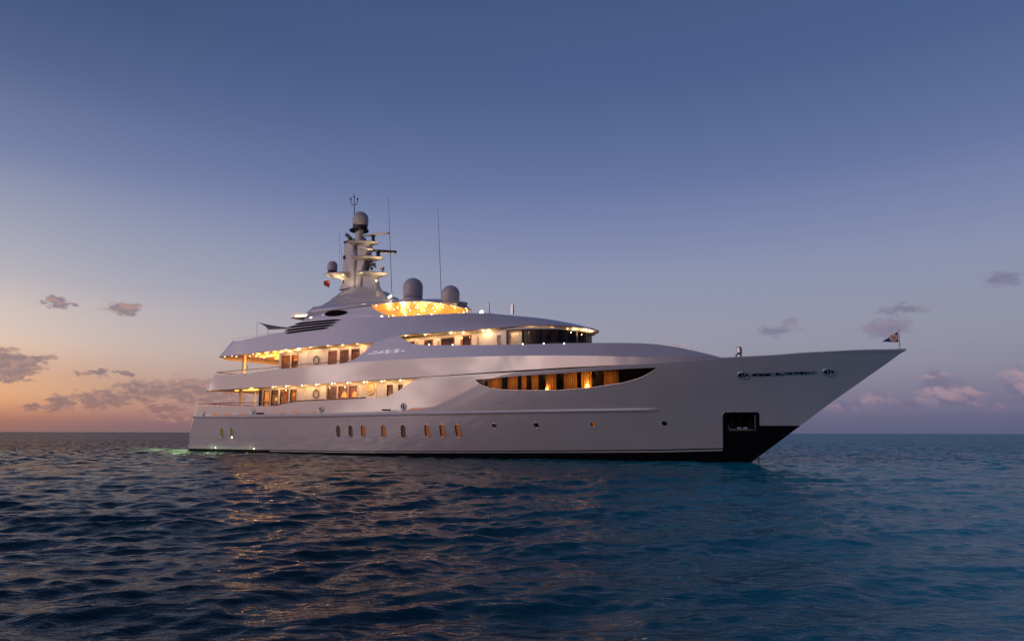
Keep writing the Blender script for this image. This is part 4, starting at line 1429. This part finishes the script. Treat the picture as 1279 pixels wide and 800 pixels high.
# sundeck side screen aft, with its swept forward edge
sw = MB()
cut = [onS(px, py, lambda x, z: bh(min(x, 25)) - .1)[:2] for px, py in ((464, 380.8), (467, 384.5), (472, 388), (480, 391.5), (491, 394.8))]
cx_ = [p[0] for p in cut]; cz_ = [p[1] for p in cut]
def sw_hi(x): return ht_edge(x) + .04 if x < cx_[0] else float(np.interp(x, cx_, cz_))
xs3 = list(np.linspace(HX0 + .3, cx_[0], 16)) + list(np.linspace(cx_[0] + .05, cx_[-1], 16))
def sw_y(x, z):
    z0 = min(roof_hi(x), 11.6); z1 = ht_edge(x)
    u = min(1, max(0, (z - z0) / max(.2, z1 - z0)))
    return (roof_y(x, roof_hi(x)) - .10) * (1 - u) + (bh(x) - .10) * u
side_grid(sw, xs3, lambda x: min(roof_hi(x) - .1, sw_hi(x)), sw_hi, sw_y, 5, port=False)
sw.build('sundeck_screen', white, YACHT, recalc=False, solid=.06)
sw2 = MB(); sw2.add([(x, -y, z) for x, y, z in sw.v], [f[::-1] for f in sw.f])
sw2.build('sundeck_screen', white, YACHT, recalc=False, solid=.06)
# dark oval opening in that screen
m = MB(); k = 22; pts = []
for i in range(k):
    a = 2 * math.pi * i / k
    c_, s_n = math.cos(a), math.sin(a)
    ry = 3.7 * abs(s_n) ** .8 * (1 - .35 * max(0, c_))
    px = 420.0 + 14.0 * math.copysign(abs(c_) ** .8, c_); py = 390.9 - .085 * (px - 420) + math.copysign(ry, s_n)
    p = on_hull(px, py, sw_y); pts.append(p + Vector((0, -.02, 0)))
m.add(pts, [tuple(range(k))]); m.build('screen_opening', slot_m, YACHT, smooth=False, recalc=False, solid=.008)
m = MB()
p = on_hull(403.6, 392.2, sw_y); m.lathe(p, [(.16, -.02), (.16, .02), (.08, .06)], 12, axis=(0, -1, .3)); m.build('vent_cover', chrome, YACHT)
# windscreen
wsx = np.linspace(cx_[-1] - .8, 29.2, 26)
wm = MB()
for sgn in (-1, 1):
    wm.grid([[(x, sgn * max(.0, (roof_y(x, roof_hi(x)) - .35) if q == 0 else bh(x) - .25), (roof_hi(x) - .1) if q == 0 else max(roof_hi(x) - .05, ht_edge(x) - .02)) for q in (0, 1)] for x in wsx])
wsc = wm.build('windscreen', glass_clear, YACHT, recalc=False)
p0_ = on_hull(524, 392.9, lambda x, z: roof_y(x, roof_hi(x)) - .34); p1_ = on_hull(524, 377.4, lambda x, z: bh(min(x, 29)) - .24)
m = MB(); m.tube([p0_, p1_], .016, 6); m.build('mullion', gunmetal, wsc)
# overhead star lights
rngL = np.random.default_rng(4)
cnt = 0
for px, py in ((470, 381.6), (484, 379.2), (500.5, 377.8), (518, 377.6), (535.5, 377.8), (550.5, 378.8), (563.5, 380), (574.5, 382.2), (581.8, 384.3), (583.4, 388.2), (579, 390.4),
               (492, 386), (496.5, 383.6), (502, 386.6), (509.5, 383.8), (504.5, 390), (512, 387.2), (521.5, 379.9), (531.8, 381.6), (543, 380), (546, 382.8), (519.6, 384), (541, 384.5), (552.6, 384), (568.4, 384.3), (560, 381.6), (530, 387), (543.4, 388.5)):
    best = None
    for y in np.linspace(3.9, -3.9, 60):
        x, z = onY(px, py, y)
        if x > HX1 - .1 or abs(y) > bh(x) - .12: continue
        zc = ht_edge(x) + .02 + .10 * (1 - abs(y) / max(.1, bh(x)))
        if best is None or abs(z - zc) < best[0]: best = (abs(z - zc), x, y, zc)
    if best:
        downlight((best[1], -best[2], best[3] - .005), .036)
for px, py in ((476, 395.2), (490.5, 394.6), (506, 393.6), (522.3, 392.8), (538.5, 392.6)):
    p = on_hull(px, py, roof_y)
    m = MB(); m.lathe(p + Vector((0, .05, .02)), [(.06, 0), (.06, .04), (.001, .06)], 10); m.build('deck_light', bulb_s, YACHT)
for x in (20.5, 22.5, 24.5, 26.3, 27.8):
    for y in (-2.2, .6, 2.4):
        if abs(y) < bh(x) - .4: lamp('POINT', (x, y, ht_edge(x) - 1.0), 88, (1.0, .62, .22), .2)
lamp('POINT', (19.6, -3.2, 11.3), 12, WARM, .1)
# bar counter under the hardtop
m = MB(); m.box((21.6, .8, 10.0), (2.2, 3.0, 1.2)); m.build('sundeck_bar', wood_in, YACHT, smooth=False)
# aft light wing of the hardtop
m = MB()
a = [onY(px, py, 2.4) for px, py in ((361.5, 397), (365, 391.8), (369, 390.3), (388, 391.8), (388.5, 394.5), (369, 395.8))]
m.prism([(p[0], -2.4, p[1]) for p in a], (0, 4.8, 0)); m.build('hardtop_wing', white, YACHT, smooth=False)
m = MB(); a = [onY(px, py, 2.5) for px, py in ((368.5, 393.3), (387, 392.4), (387, 394.8), (368.5, 396))]
m.prism([(p[0], -2.5, p[1]) for p in a], (0, .08, 0)); m.build('wing_light', principled('wing_lens', (1, .9, .7), .4, emit=(1, .80, .52), estr=1.5), YACHT, smooth=False)
lens(388.2, 396.6, sw_y, .10, bulb, 'courtesy_light')

# forward sundeck rail and fittings
def P3(px, py, y):
    x, z = onY(px, py, y); return Vector((x, -y, z))
m = MB(); m.tube([P3(588, 382, 1.0), P3(611.5, 380.8, 1.8), P3(638, 382.6, 1.4)], .012, 6); o = m.build('sundeck_rail', chrome, YACHT)
for px, t_ in ((588, 382), (637, 382.5)):
    q = MB(); q.tube([P3(px, t_, 1.2), P3(px, 392, 1.2)], .016, 6); q.build('post', chrome, o)
m = MB(); m.tube([P3(611.3, 377.5, 1.8), P3(611.5, 393, 1.8)], [.02, .035], 6); m.build('flagstaff', gunmetal, YACHT)
m = MB(); m.box(P3(640, 386.5, 1.4), (.18, .18, .7)); m.build('searchlight', chrome, YACHT, smooth=False)
m = MB(); m.lathe(P3(601.5, 390.6, 2.0), [(.10, -.3), (.10, -.1), (.14, 0), (.10, .14), (.001, .18)], 12); m.build('deck_light', bulb_w, YACHT)
q = MB(); q.tube([P3(601, 384, 2.0), P3(601.3, 391, 2.0)], .02, 6); q.build('light_bracket', chrome, YACHT)
# grab rails on the foredeck coaming
for yy, dz in ((1.6, 0), (.9, -.12)):
    m = MB(); pts = []
    for px, py in ((818, 430.5), (826, 429.2), (838, 428.8), (846, 428.9), (855, 430.6), (862, 434)):
        x, z = onY(px, py, yy); pts.append((x, -yy, z + dz))
    m.tube(pts, .022, 6); m.build('grab_rail', chrome, YACHT)
# aft sundeck rail
m = MB(); pts = [P3(px, py, 3.0) for px, py in ((290, 423.3), (300, 421.8), (322, 418.3), (340, 415.2))]; m.tube(pts, .02, 6)
o = m.build('aft_sundeck_rail', chrome, YACHT)
for px, py in ((292, 423), (307, 420.6), (322, 418.3), (336, 415.9)):
    q = MB(); q.tube([P3(px, py, 3.0), P3(px, py + 6, 3.0)], .014, 6); q.build('post', chrome, o)

# ------------------------------------------------------------------ mast
def M0(px, py, y=0.0):
    x, z = onY(px, py, y); return Vector((x, -y, z))
SC = scale_at(M0(450, 330))          # metres per pixel at the mast
CA = math.cos(ALPHA)
def mx(px, py=340, y=0): return onY(px, py, y)[0]


def slab(outline_px, y0, half, mat, name, parent=YACHT, smooth=True, bevel=.06):
    """side-view outline at the centreline, given thickness across"""
    m = MB(); pts = [M0(px, py) for px, py in outline_px]
    m.prism([p + Vector((0, -half - y0, 0)) for p in pts], (0, 2 * half, 0))
    return m.build(name, mat, parent, smooth=smooth, bevel=bevel, sharp=30)


# stepped oval base flowing up from the hardtop
def oval_ring(pxl, pxr, py, aspect, n=36):
    a, b = M0(pxl, py), M0(pxr, py)
    c = (a + b) / 2; L = (b.x - a.x) / 2 * .86; W_ = L * aspect
    return [(c.x + L * math.cos(2 * math.pi * k / n), W_ * math.sin(2 * math.pi * k / n), c.z) for k in range(n)]
m = MB()
prof = [(386, 512, 386.5, .45), (392, 508, 383, .45), (398, 504, 380, .46), (403, 501, 377.2, .47), (406, 498, 376.2, .46), (409, 494, 373.8, .46), (413, 490, 370.6, .46), (416, 487, 368.6, .46), (418, 484, 368, .45), (421, 478, 364.8, .44), (426, 471, 361.8, .42), (430, 466, 360.6, .4), (436, 460, 360.0, .3)]
rings = [oval_ring(a, b, c, d) for a, b, c, d in prof]
n = len(rings[0])
for rg in rings: m.v.extend(rg)
for i in range(len(rings) - 1):
    for k in range(n):
        m.f.append((i * n + k, i * n + (k + 1) % n, (i + 1) * n + (k + 1) % n, (i + 1) * n + k))
m.f.append(tuple((len(rings) - 1) * n + k for k in range(n)))
m.build('mast_base', mast_m, YACHT, sharp=50)


def loft(rows, mat, name, parent=YACHT, n=20, sq=.55, sharp=40):
    """rows: (px left, px right, py, half width m) -> rounded-section column"""
    m = MB()
    for a, b, py, hw in rows:
        A, B = M0(a, py), M0(b, py); c = (A + B) / 2; L = (B.x - A.x) / 2
        for k in range(n):
            t_ = 2 * math.pi * k / n; ct, st_ = math.cos(t_), math.sin(t_)
            m.v.append((c.x + L * math.copysign(abs(ct) ** sq, ct), hw * math.copysign(abs(st_) ** sq, st_), c.z))
    r_ = len(rows)
    for i in range(r_ - 1):
        for k in range(n):
            m.f.append((i * n + k, i * n + (k + 1) % n, (i + 1) * n + (k + 1) % n, (i + 1) * n + k))
    m.f.append(tuple(range(n))[::-1]); m.f.append(tuple((r_ - 1) * n + k for k in range(n)))
    return m.build(name, mat, parent, sharp=sharp)


tower = loft([(430, 448, 361, .55), (430.5, 447, 345, .5), (431, 446, 330, .45), (432, 445.5, 312, .42), (432.5, 446, 304, .42)], mast_m, 'mast_tower')
loft([(432.0, 446.6, 303.8, .48), (432.0, 446.6, 301.5, .48)], gunmetal, 'cap_plate', tower)
loft([(441.5, 449.5, 361, .62), (441.5, 449.3, 340, .62), (441.8, 449, 318, .62), (443, 449, 315.5, .55), (445, 448, 314, .3)], mast_m, 'mast_post')
loft([(447.5, 456, 361, .55), (448, 457, 340, .5), (448.5, 461, 325, .45), (448.5, 463, 312, .42), (449, 463, 303, .4)], mast_m, 'mast_front')
loft([(455.5, 475, 364, .6), (456, 471.5, 358, .55), (456.5, 470.5, 350, .5), (456, 470, 344, .5)], mast_m, 'forward_pylon')
loft([(427, 441, 362, .55), (429.5, 440, 356, .5), (431.5, 440.5, 350, .5), (428, 441, 347.5, .6), (416, 441, 345.8, .7)], mast_m, 'aft_pylon')


def wing(name, pxl, pxr, pyl, pyr, th, hw, root_left):
    """lens-shaped platform; thick towards the mast, rounded at the tip"""
    m = MB(); n = 14; rows = []
    for k in range(n + 1):
        u = k / n; px = pxl + (pxr - pxl) * u; py = pyl + (pyr - pyl) * u
        q = u if not root_left else 1 - u          # 0 at tip
        w_ = hw * min(1, (q * 1.6 + .02) ** .55); t_ = th * (.25 + .75 * q ** .8) * (min(1, q * 5 + .15))
        c = M0(px, py)
        rows.append([(c.x, w_ * math.cos(a), c.z + SC * t_ / 2 * (math.sin(a) if math.sin(a) > 0 else 1.6 * math.sin(a)))
                     for a in [2 * math.pi * j / 16 for j in range(16)]])
    m.v = [p for r_ in rows for p in r_]
    for i in range(n):
        for j in range(16):
            m.f.append((i * 16 + j, i * 16 + (j + 1) % 16, (i + 1) * 16 + (j + 1) % 16, (i + 1) * 16 + j))
    m.f.append(tuple(range(16))); m.f.append(tuple(n * 16 + j for j in range(16))[::-1])
    return m.build(name, mast_m, YACHT, sharp=60)


wing('radar_platform', 444, 472.5, 303.6, 302.4, 5.6, .95, True)
wing('radar_platform', 448.5, 479, 322.8, 321.4, 6.2, 1.0, True)
wing('forward_platform', 456.5, 484, 342.4, 341, 7.0, 1.05, True)
wing('aft_platform', 405, 441, 343, 343.6, 7.0, 1.15, False)


def dome(px, py_top, py_bot, w_px, y, name, mat=radome, base=None):
    """capsule radome, sizes from picture pixels"""
    c = M0(px, py_bot, y); s_ = scale_at(c); r = w_px / 2 * s_
    H = M0(px, py_top, y).z - c.z
    prof = [(r * .9, 0), (r * .97, H * .05), (r, H * .14), (r, H - r * .98)]
    for k in range(1, 9):
        a = math.pi / 2 * k / 8; prof.append((r * math.cos(a), H - r * .98 + r * .98 * math.sin(a)))
    m = MB(); m.lathe(c, prof, 32)
    o = m.build(name, mat, YACHT, sharp=60)
    if base:
        m = MB(); m.lathe(c - Vector((0, 0, base[1])), [(base[0] * s_, 0), (base[0] * s_, base[1] * .8), (r * .9, base[1])], 28)
        m.build('mount', base[2], o)
    return o


dome(450, 264.6, 282.5, 19.6, 0, 'satellite_dome', radome, (9.2, .30, gunmetal))
m = MB(); c = M0(448.5, 288.3); m.lathe(c, [(13.2 * SC * .9, -.03), (13.6 * SC * .9, .05), (10 * SC, .14)], 26); m.build('dome_platform', gunmetal, YACHT)
loft([(444.5, 453.5, 302, .38), (444.5, 453.5, 288, .38)], mast_m, 'dome_pedestal', sq=1)
dome(415, 326, 338.5, 12.6, .0, 'small_satellite_dome', radome, (5.0, .12, gunmetal))
dome(477.5, 332.2, 336.5, 5.6, 0, 'gps_dome', mast_m, (1.6, .30, chrome))
dome(515.5, 347.2, 372.5, 25, 1.2, 'communication_dome', radome, (14.2, .32, radome))
dome(562.5, 356.4, 378.6, 23, 1.3, 'communication_dome', radome, (10.5, .12, radome))


def bar(a, b, y0, hz, hy, mat, name, parent=YACHT):
    A, B = M0(*a, y0), M0(*b, y0); ax = (B - A).normalized(); m = MB()
    up = Vector((0, 0, 1)); up = (up - ax * up.dot(ax)).normalized(); sd = ax.cross(up)
    m.box((A + B) / 2, ((B - A).length, hy, hz), (ax, sd, up))
    return m.build(name, mat, parent, smooth=False, bevel=.03)


rb = bar((448.5, 294.8), (485.5, 290.8), .0, .17, .22, mast_m, 'radar_scanner')
loft([(464, 468, 301.5, .14), (464.5, 467.5, 297, .12), (463.8, 468.4, 295.5, .16), (464, 468, 293.4, .16)], gunmetal, 'pedestal', rb, n=12, sq=1)
rb = bar((464.5, 312.6), (494.5, 314.4), .3, .20, .22, dark_steel, 'radar_scanner')
bar((476, 315.5), (494.5, 316), .32, .05, .25, mast_m, 'edge_strip', rb)
loft([(470, 474.5, 320.5, .16), (470.5, 474, 317, .14), (470, 474.5, 315.2, .18)], gunmetal, 'pedestal', rb, n=12, sq=1)
bar((447, 308.6), (464.5, 311.6), .6, .16, .20, mast_m, 'mast_arm')
bar((432.5, 292.6), (438.6, 298.4), .4, .28, .25, gunmetal, 'hailer_speaker')
for a, b in (((436, 298), (436, 303)), ((441.5, 298), (441.5, 303)), ((456, 297.5), (456, 302))):
    m = MB(); m.tube([M0(*a, .3), M0(*b, .3)], .09, 8); m.build('sensor_post', gunmetal, YACHT)
# signal horns and lamps under the middle platform
for px, py, r_ in ((459, 328, .20), (463.5, 327, .18), (460.5, 332, .24), (465.8, 331, .17), (459.3, 336.4, .18), (464.5, 335.6, .14), (468, 330, .14), (469, 333.2, .12)):
    m = MB(); c = M0(px, py, .5); m.lathe(c, [(r_ * .5, -.16), (r_ * .6, 0), (r_, .14), (r_ * .95, .15)], 12, axis=(.5, -.8, 0)); m.build('signal_horn', gunmetal, YACHT)
for px, py in ((430.3, 321.5), (429.8, 352), ):
    m = MB(); m.lathe(M0(px, py, .4), [(.14, -.15), (.16, 0), (.14, .16)], 10); m.build('navigation_light', gunmetal, YACHT)
for px, py, mt in ((470, 350.4, bulb_w),):
    m = MB(); m.lathe(M0(px, py, .5), [(.04, -.05), (.05, 0), (.04, .06)], 10); m.build('navigation_light', bulb_w, YACHT)
# masthead pole with its forked sensors
m = MB(); m.tube([M0(442.6, 268), M0(442.3, 241.5)], [.05, .03], 6)
pole = m.build('masthead_pole', steel_line, YACHT)
m = MB()
m.tube([M0(438.3, 249.5), M0(438.3, 252.5), M0(440, 255.5), M0(442.4, 256.5), M0(445, 255.3), M0(446.4, 252.5), M0(446.4, 249.5)], .035, 6)
m.build('sensor_fork', gunmetal, pole)
for px, py in ((438.2, 248.2), (446.5, 248.4), (442.3, 245.8)):
    q = MB(); q.lathe(M0(px, py), [(.06, -.07), (.085, 0), (.06, .08)], 8); q.build('sensor', gunmetal, pole)
for a, b, y in (((489.5, 371), (485, 243), .9), ((551.5, 379), (547, 260), .6)):
    q = MB(); q.tube([M0(*a, y), M0((a[0] + b[0]) / 2, (a[1] + b[1]) / 2, y), M0(*b, y)], [.030, .024, .012], 6); q.build('whip_antenna', steel_line, YACHT)
for a, b in (((426.5, 306), (426.8, 343)), ((424, 290), (424.4, 342))):
    q = MB(); q.tube([M0(*a, -.5), M0(*b, -.5)], .012, 5); q.build('halyard', steel_line, YACHT)
# floodlight on the base; unseen spots added under the platforms light their undersides
c = M0(487, 370.5, 1.3); m = MB(); m.lathe(c, [(.15, -.05), (.18, 0), (.13, .06), (.001, .08)], 16, axis=(-.2, -.6, .75)); m.build('floodlight', bulb_w, YACHT)
for px, py, y, e in ((409, 353, .5, 80), (418, 355, .9, 80), (430, 358, 1.5, 40), (481, 353, .5, 80), (473, 356, 1.2, 60), (476, 333, .5, 56), (467, 335, 1.1, 44), (469, 313, .5, 44), (457, 315, 1.2, 30), (449, 291, 1.0, 12)):
    lamp('SPOT', M0(px, py, y), e, (1.0, .70, .36), .10, rot=(0, .18, 1), spot=150, name='mast_fill')
lamp('POINT', M0(446, 362, 3.4), 10, (1.0, .70, .36), .2)
lens(432, 370.5, lambda x, z: 1.6, .05, mast_m, 'courtesy_light')

# ------------------------------------------------------------------ things that lie on, hang from or stand aboard the yacht
# bow staff belongs to the ship; the pennant hangs from it
p0, p1 = M0(1123.6, 435.2), M0(1121.9, 411.2)
m = MB(); m.tube([p0 - Vector((0, 0, .15)), p1], .042, 8); m.build('jackstaff', principled('white_staff', (.8, .78, .76), .4), YACHT)
fl = empty('pennant', (p0 + (p1 - p0) * .3), 'dark blue triangular pennant with a pale round emblem on the white bow staff', 'flag')
def local(o, pts): return [Vector(p) - o.location for p in pts]
m = MB(); A, B, C = M0(1121.6, 413.5), M0(1121.9, 427.0), M0(1101.8, 426.6)
P = []
for i in range(9):
    u = i / 8; row = []
    for j in range(6):
        v = j / 5
        p = (A * (1 - v) + B * v) * (1 - u) + C * u
        row.append(p + Vector((0, .09 * math.sin(u * 5 + v) * u, 0)) - fl.location)
    P.append(row)
m.grid(P); m.build('bunting', flag_blue, fl, recalc=False, solid=.012)
c = M0(1116.1, 421.6); s_ = scale_at(c)
for r_, off, mt, nm_ in ((4.6, .06, flag_pale, 'emblem'), (2.3, .085, vary(principled('emblem_ink', (.5, .25, .16), .75), 6, .3), 'emblem_centre')):
    m = MB(); k = 24
    q = []
    for i in range(k):
        a = 2 * math.pi * i / k; q.append(c + Vector((r_ * s_ * math.cos(a), -off, r_ * s_ * math.sin(a))) - fl.location)
    m.add(q, [tuple(range(k))]); m.build(nm_, mt, fl, smooth=False, recalc=False, solid=.008)
# small red flag under the aft mast platform
rf_p = M0(409, 347, .6)
m = MB(); A = [M0(px, py, .6) for px, py in ((410.4, 350), (409.2, 357), (404.6, 357.8), (405.6, 352.2))]
P = []
for i in range(7):
    u = i / 6; row = []
    for j in range(6):
        v = j / 5
        p = (A[0] * (1 - u) + A[3] * u) * (1 - v) + (A[1] * (1 - u) + A[2] * u) * v
        row.append(p + Vector((0, (.22 * math.sin(u * 6 + v * 2)), .09 * math.sin(v * 5 + u * 4))) - rf_p)
    P.append(row)
m.grid(P); o = m.build('courtesy_flag', flag_red, None, recalc=False, solid=.012); o.location = rf_p
tag(o, 'small red flag hanging under the aft platform of the mast', 'flag')
q = MB(); q.tube([M0(410.6, 346.5, .6), M0(410.6, 359, .6)], .012, 5); q.build('halyard', steel_line, YACHT)

# shade sail over the aft sun deck
base = P3(321, 421, 2.0)
ss = empty('shade_sail', base, 'dark grey shade sail stretched on thin poles over the aft sun deck', 'shade sail')
Aq, Bq, Cq = P3(321.5, 402.2, 2.0), P3(335, 411.4, 3.6), P3(373, 409.6, .6)
m = MB(); P = []
mid_ab = P3(331, 405.5, 2.7)
for i in range(13):
    u = i / 12; row = []
    # aft edge is hollow, runs from the pole top to the lower clew
    e = Aq * (1 - u) ** 2 + mid_ab * 2 * u * (1 - u) + Bq * u * u
    for j in range(9):
        v = j / 8
        p = e * (1 - v) + Cq * v - Vector((0, 0, .10 * math.sin(math.pi * v) * (1 - u)))
        row.append(p - base)
    P.append(row)
m.grid(P); m.build('sail_cloth', canvas, ss, recalc=False, solid=.01)
for a, b, y in (((320.8, 401.5), (320.8, 422.5), 2.0), ((334.2, 410.5), (334.2, 419.5), 3.6)):
    q = MB(); q.tube([P3(*a, y) - base, P3(*b, y) - base], .022, 6); q.build('pole', chrome, ss)

# lifebuoys on the house sides
for px, py, y, zlab in ((394.5, 491.8, YM, 'ring lifebuoy on the cream wall of the main deck, between two groups of windows'), (395, 449.3, YU, 'ring lifebuoy on the cream wall of the upper deck, behind the rail')):
    x, z = onY(px, py, y + .08)
    m = MB(); P = []
    for i in range(26):
        a = 2 * math.pi * i / 26
        P.append([((.33 + .045 * math.cos(b_)) * math.cos(a), -.045 * math.sin(b_), (.33 + .045 * math.cos(b_)) * math.sin(a)) for b_ in [2 * math.pi * j / 8 for j in range(9)]])
    m.grid(P, closed_u=True)
    o = m.build('lifebuoy', life_m); o.location = (x, -(y + .09), z)
    tag(o, zlab, 'lifebuoy', 'lifebuoys on the deckhouse walls')
# round gilt emblem lit on the main-deck wall
x, z = onY(462.5, 485.3, YM + .03); m = MB()
m.lathe((x, -(YM + .005), z), [(.50, 0), (.50, .03), (.44, .05), (.38, .03), (.25, .035), (.20, .06), (.10, .045), (.001, .05)], 40, axis=(0, -1, 0)); m.build('wall_emblem', emblem_m, YACHT)
lamp('POINT', (x, -(YM + .6), 5.25), 4, AMBER, .05)

# table lamps behind the windows
sh = MB(); sh.box((20.5, -3.85, 4.18), (19, .5, .05)); sh.build('saloon_sideboard', wood_in, YACHT, smooth=False)
def table_lamp(p, label, m_shade, s=1.0):
    o = empty('table_lamp', p, label, 'table lamp', 'table lamps lit behind the windows')
    a = MB(); a.lathe((0, 0, 0), [(.11 * s, 0), (.11 * s, .02), (.03 * s, .05), (.05 * s, .16 * s), (.03 * s, .28 * s), (.015, .34 * s)], 14); a.build('lamp_base', emblem_m, o)
    a = MB(); a.lathe((0, 0, 0), [(.20 * s, .30 * s), (.12 * s, .62 * s)], 18); a.build('lamp_shade', m_shade, o)
    lamp('POINT', (p[0], p[1] + .05, p[2] + .75 * s), 2.2, AMBER, .06)


def lamp_at(px, y, z, label, m_shade, s=1.0, py=485):
    x = onY(px, py, y)[0]; table_lamp(Vector((x, -y, z)), label, m_shade, s)


lamp_at(345.8, 3.85, 4.21, 'lit table lamp behind the second tall saloon door from the stern', shade_m, .85, 496)
lamp_at(430.2, 3.85, 4.21, 'lit table lamp in the middle window of the three saloon windows', shade_m, 1.15)
lamp_at(443.6, 3.85, 4.21, 'lit table lamp in the forward window of the three saloon windows', shade_m, 1.15)
for px, lab, s, ms in ((683.2, 'small lit table lamp in front of a brown curtain in the long bow window', .55, shade_b), (733.6, 'brightest lit table lamp, by the glowing curtain in the long bow window', .8, shade_b)):
    x, z, y = onS(px, 485, lambda x, z: hull_y(x, z) - .28)
    table_lamp(Vector((x, -y, 4.245)), lab, ms, s)

# anchor in its pocket and the chain down to the water
ax_, az_, ay_ = onS(927, 534.6, lambda x, z: max(.3, hull_y(x, z) - .08))
an = empty('anchor', (ax_, -ay_, az_), 'steel anchor stowed in the black pocket at the bow', 'anchor')
n, tx, tz_ = hull_frame((ax_, -ay_, az_))
half = abs(onS(944, 535, hull_y)[0] - onS(909, 535.6, hull_y)[0]) / 2
m = MB(); m.tube([tx * -half + tz_ * -.02, tx * -half * .4, tx * half * .4, tx * half + tz_ * .02], [.06, .085, .085, .06], 8); m.build('crown_bar', chrome, an)
m = MB(); m.tube([tz_ * .0, tz_ * .75 - n * .15], [.10, .075], 8); m.build('shank', dark_steel, an)
for s in (-1, 1):
    m = MB(); m.prism([tx * (s * half * .35), tx * (s * half * .95), tx * (s * half * .72) + tz_ * .62 - n * .1], n * .09); m.build('fluke', dark_steel, an, smooth=False)
cp = on_hull(946.5, 566)
top = Vector((51.6, -.42, .75)); 
x_, z_ = onY(947.4, 573, 0)
ch = empty('anchor_chain', (x_, 0, 0), 'dark anchor chain dropping from the bow into the water', 'chain')
m = MB()
zc = .55; k = 0
while zc > -.5:
    P = []
    for i in range(10):
        a = 2 * math.pi * i / 10
        c2 = Vector((.055 * math.cos(a), 0, .085 * math.sin(a))) if k % 2 == 0 else Vector((0, .055 * math.cos(a), .085 * math.sin(a)))
        P.append(c2 + Vector((0, 0, zc)))
    m.tube(P + [P[0]], .024, 6, caps=False)
    zc -= .125; k += 1
m.build('links', chain_m, ch)

# capstan and light on the foredeck, above the bulwark
hx = onY(923, 440, 2.2)
m = MB(); c = P3(923.6, 440.2, 2.2); m.lathe(c, [(.10, -.05), (.16, 0), (.16, .28), (.10, .34), (.10, .36)], 14); cap = m.build('deck_searchlight', chrome, YACHT)
m = MB(); m.tube([P3(919.3, 447, 2.2), P3(919.5, 443, 2.2), P3(921, 442.2, 2.2), P3(926, 440.8, 2.2)], .04, 6); m.tube([P3(925.4, 447, 2.2), P3(925.4, 441.5, 2.2)], .05, 6); m.build('bracket', gunmetal, cap)

# unseen lamps added above the water for the underwater lights' glow and hull glints
for x, y, e, sx_, sy_ in ((-3.4, -2.6, 30, 2.6, 2.0), (-7.0, -2.0, 80, 5.0, 3.0), (-12, -1.5, 70, 6, 4), (2.2, -6.8, 30, 3.2, .8), (7.0, -7.0, 36, 4.0, .8)):
    lamp('AREA', (x, y, .62), e, (.60, 1.0, .42), sx_, rot=(0, 0, -1), sy=sy_, name='stern_glow_fill')
for x in (4.6, 10.4):
    lamp('POINT', (x, -(hull_y(x, .2) + .35), .25), 1.6, (1.0, .95, .6), .05, name='hull_glint_fill')
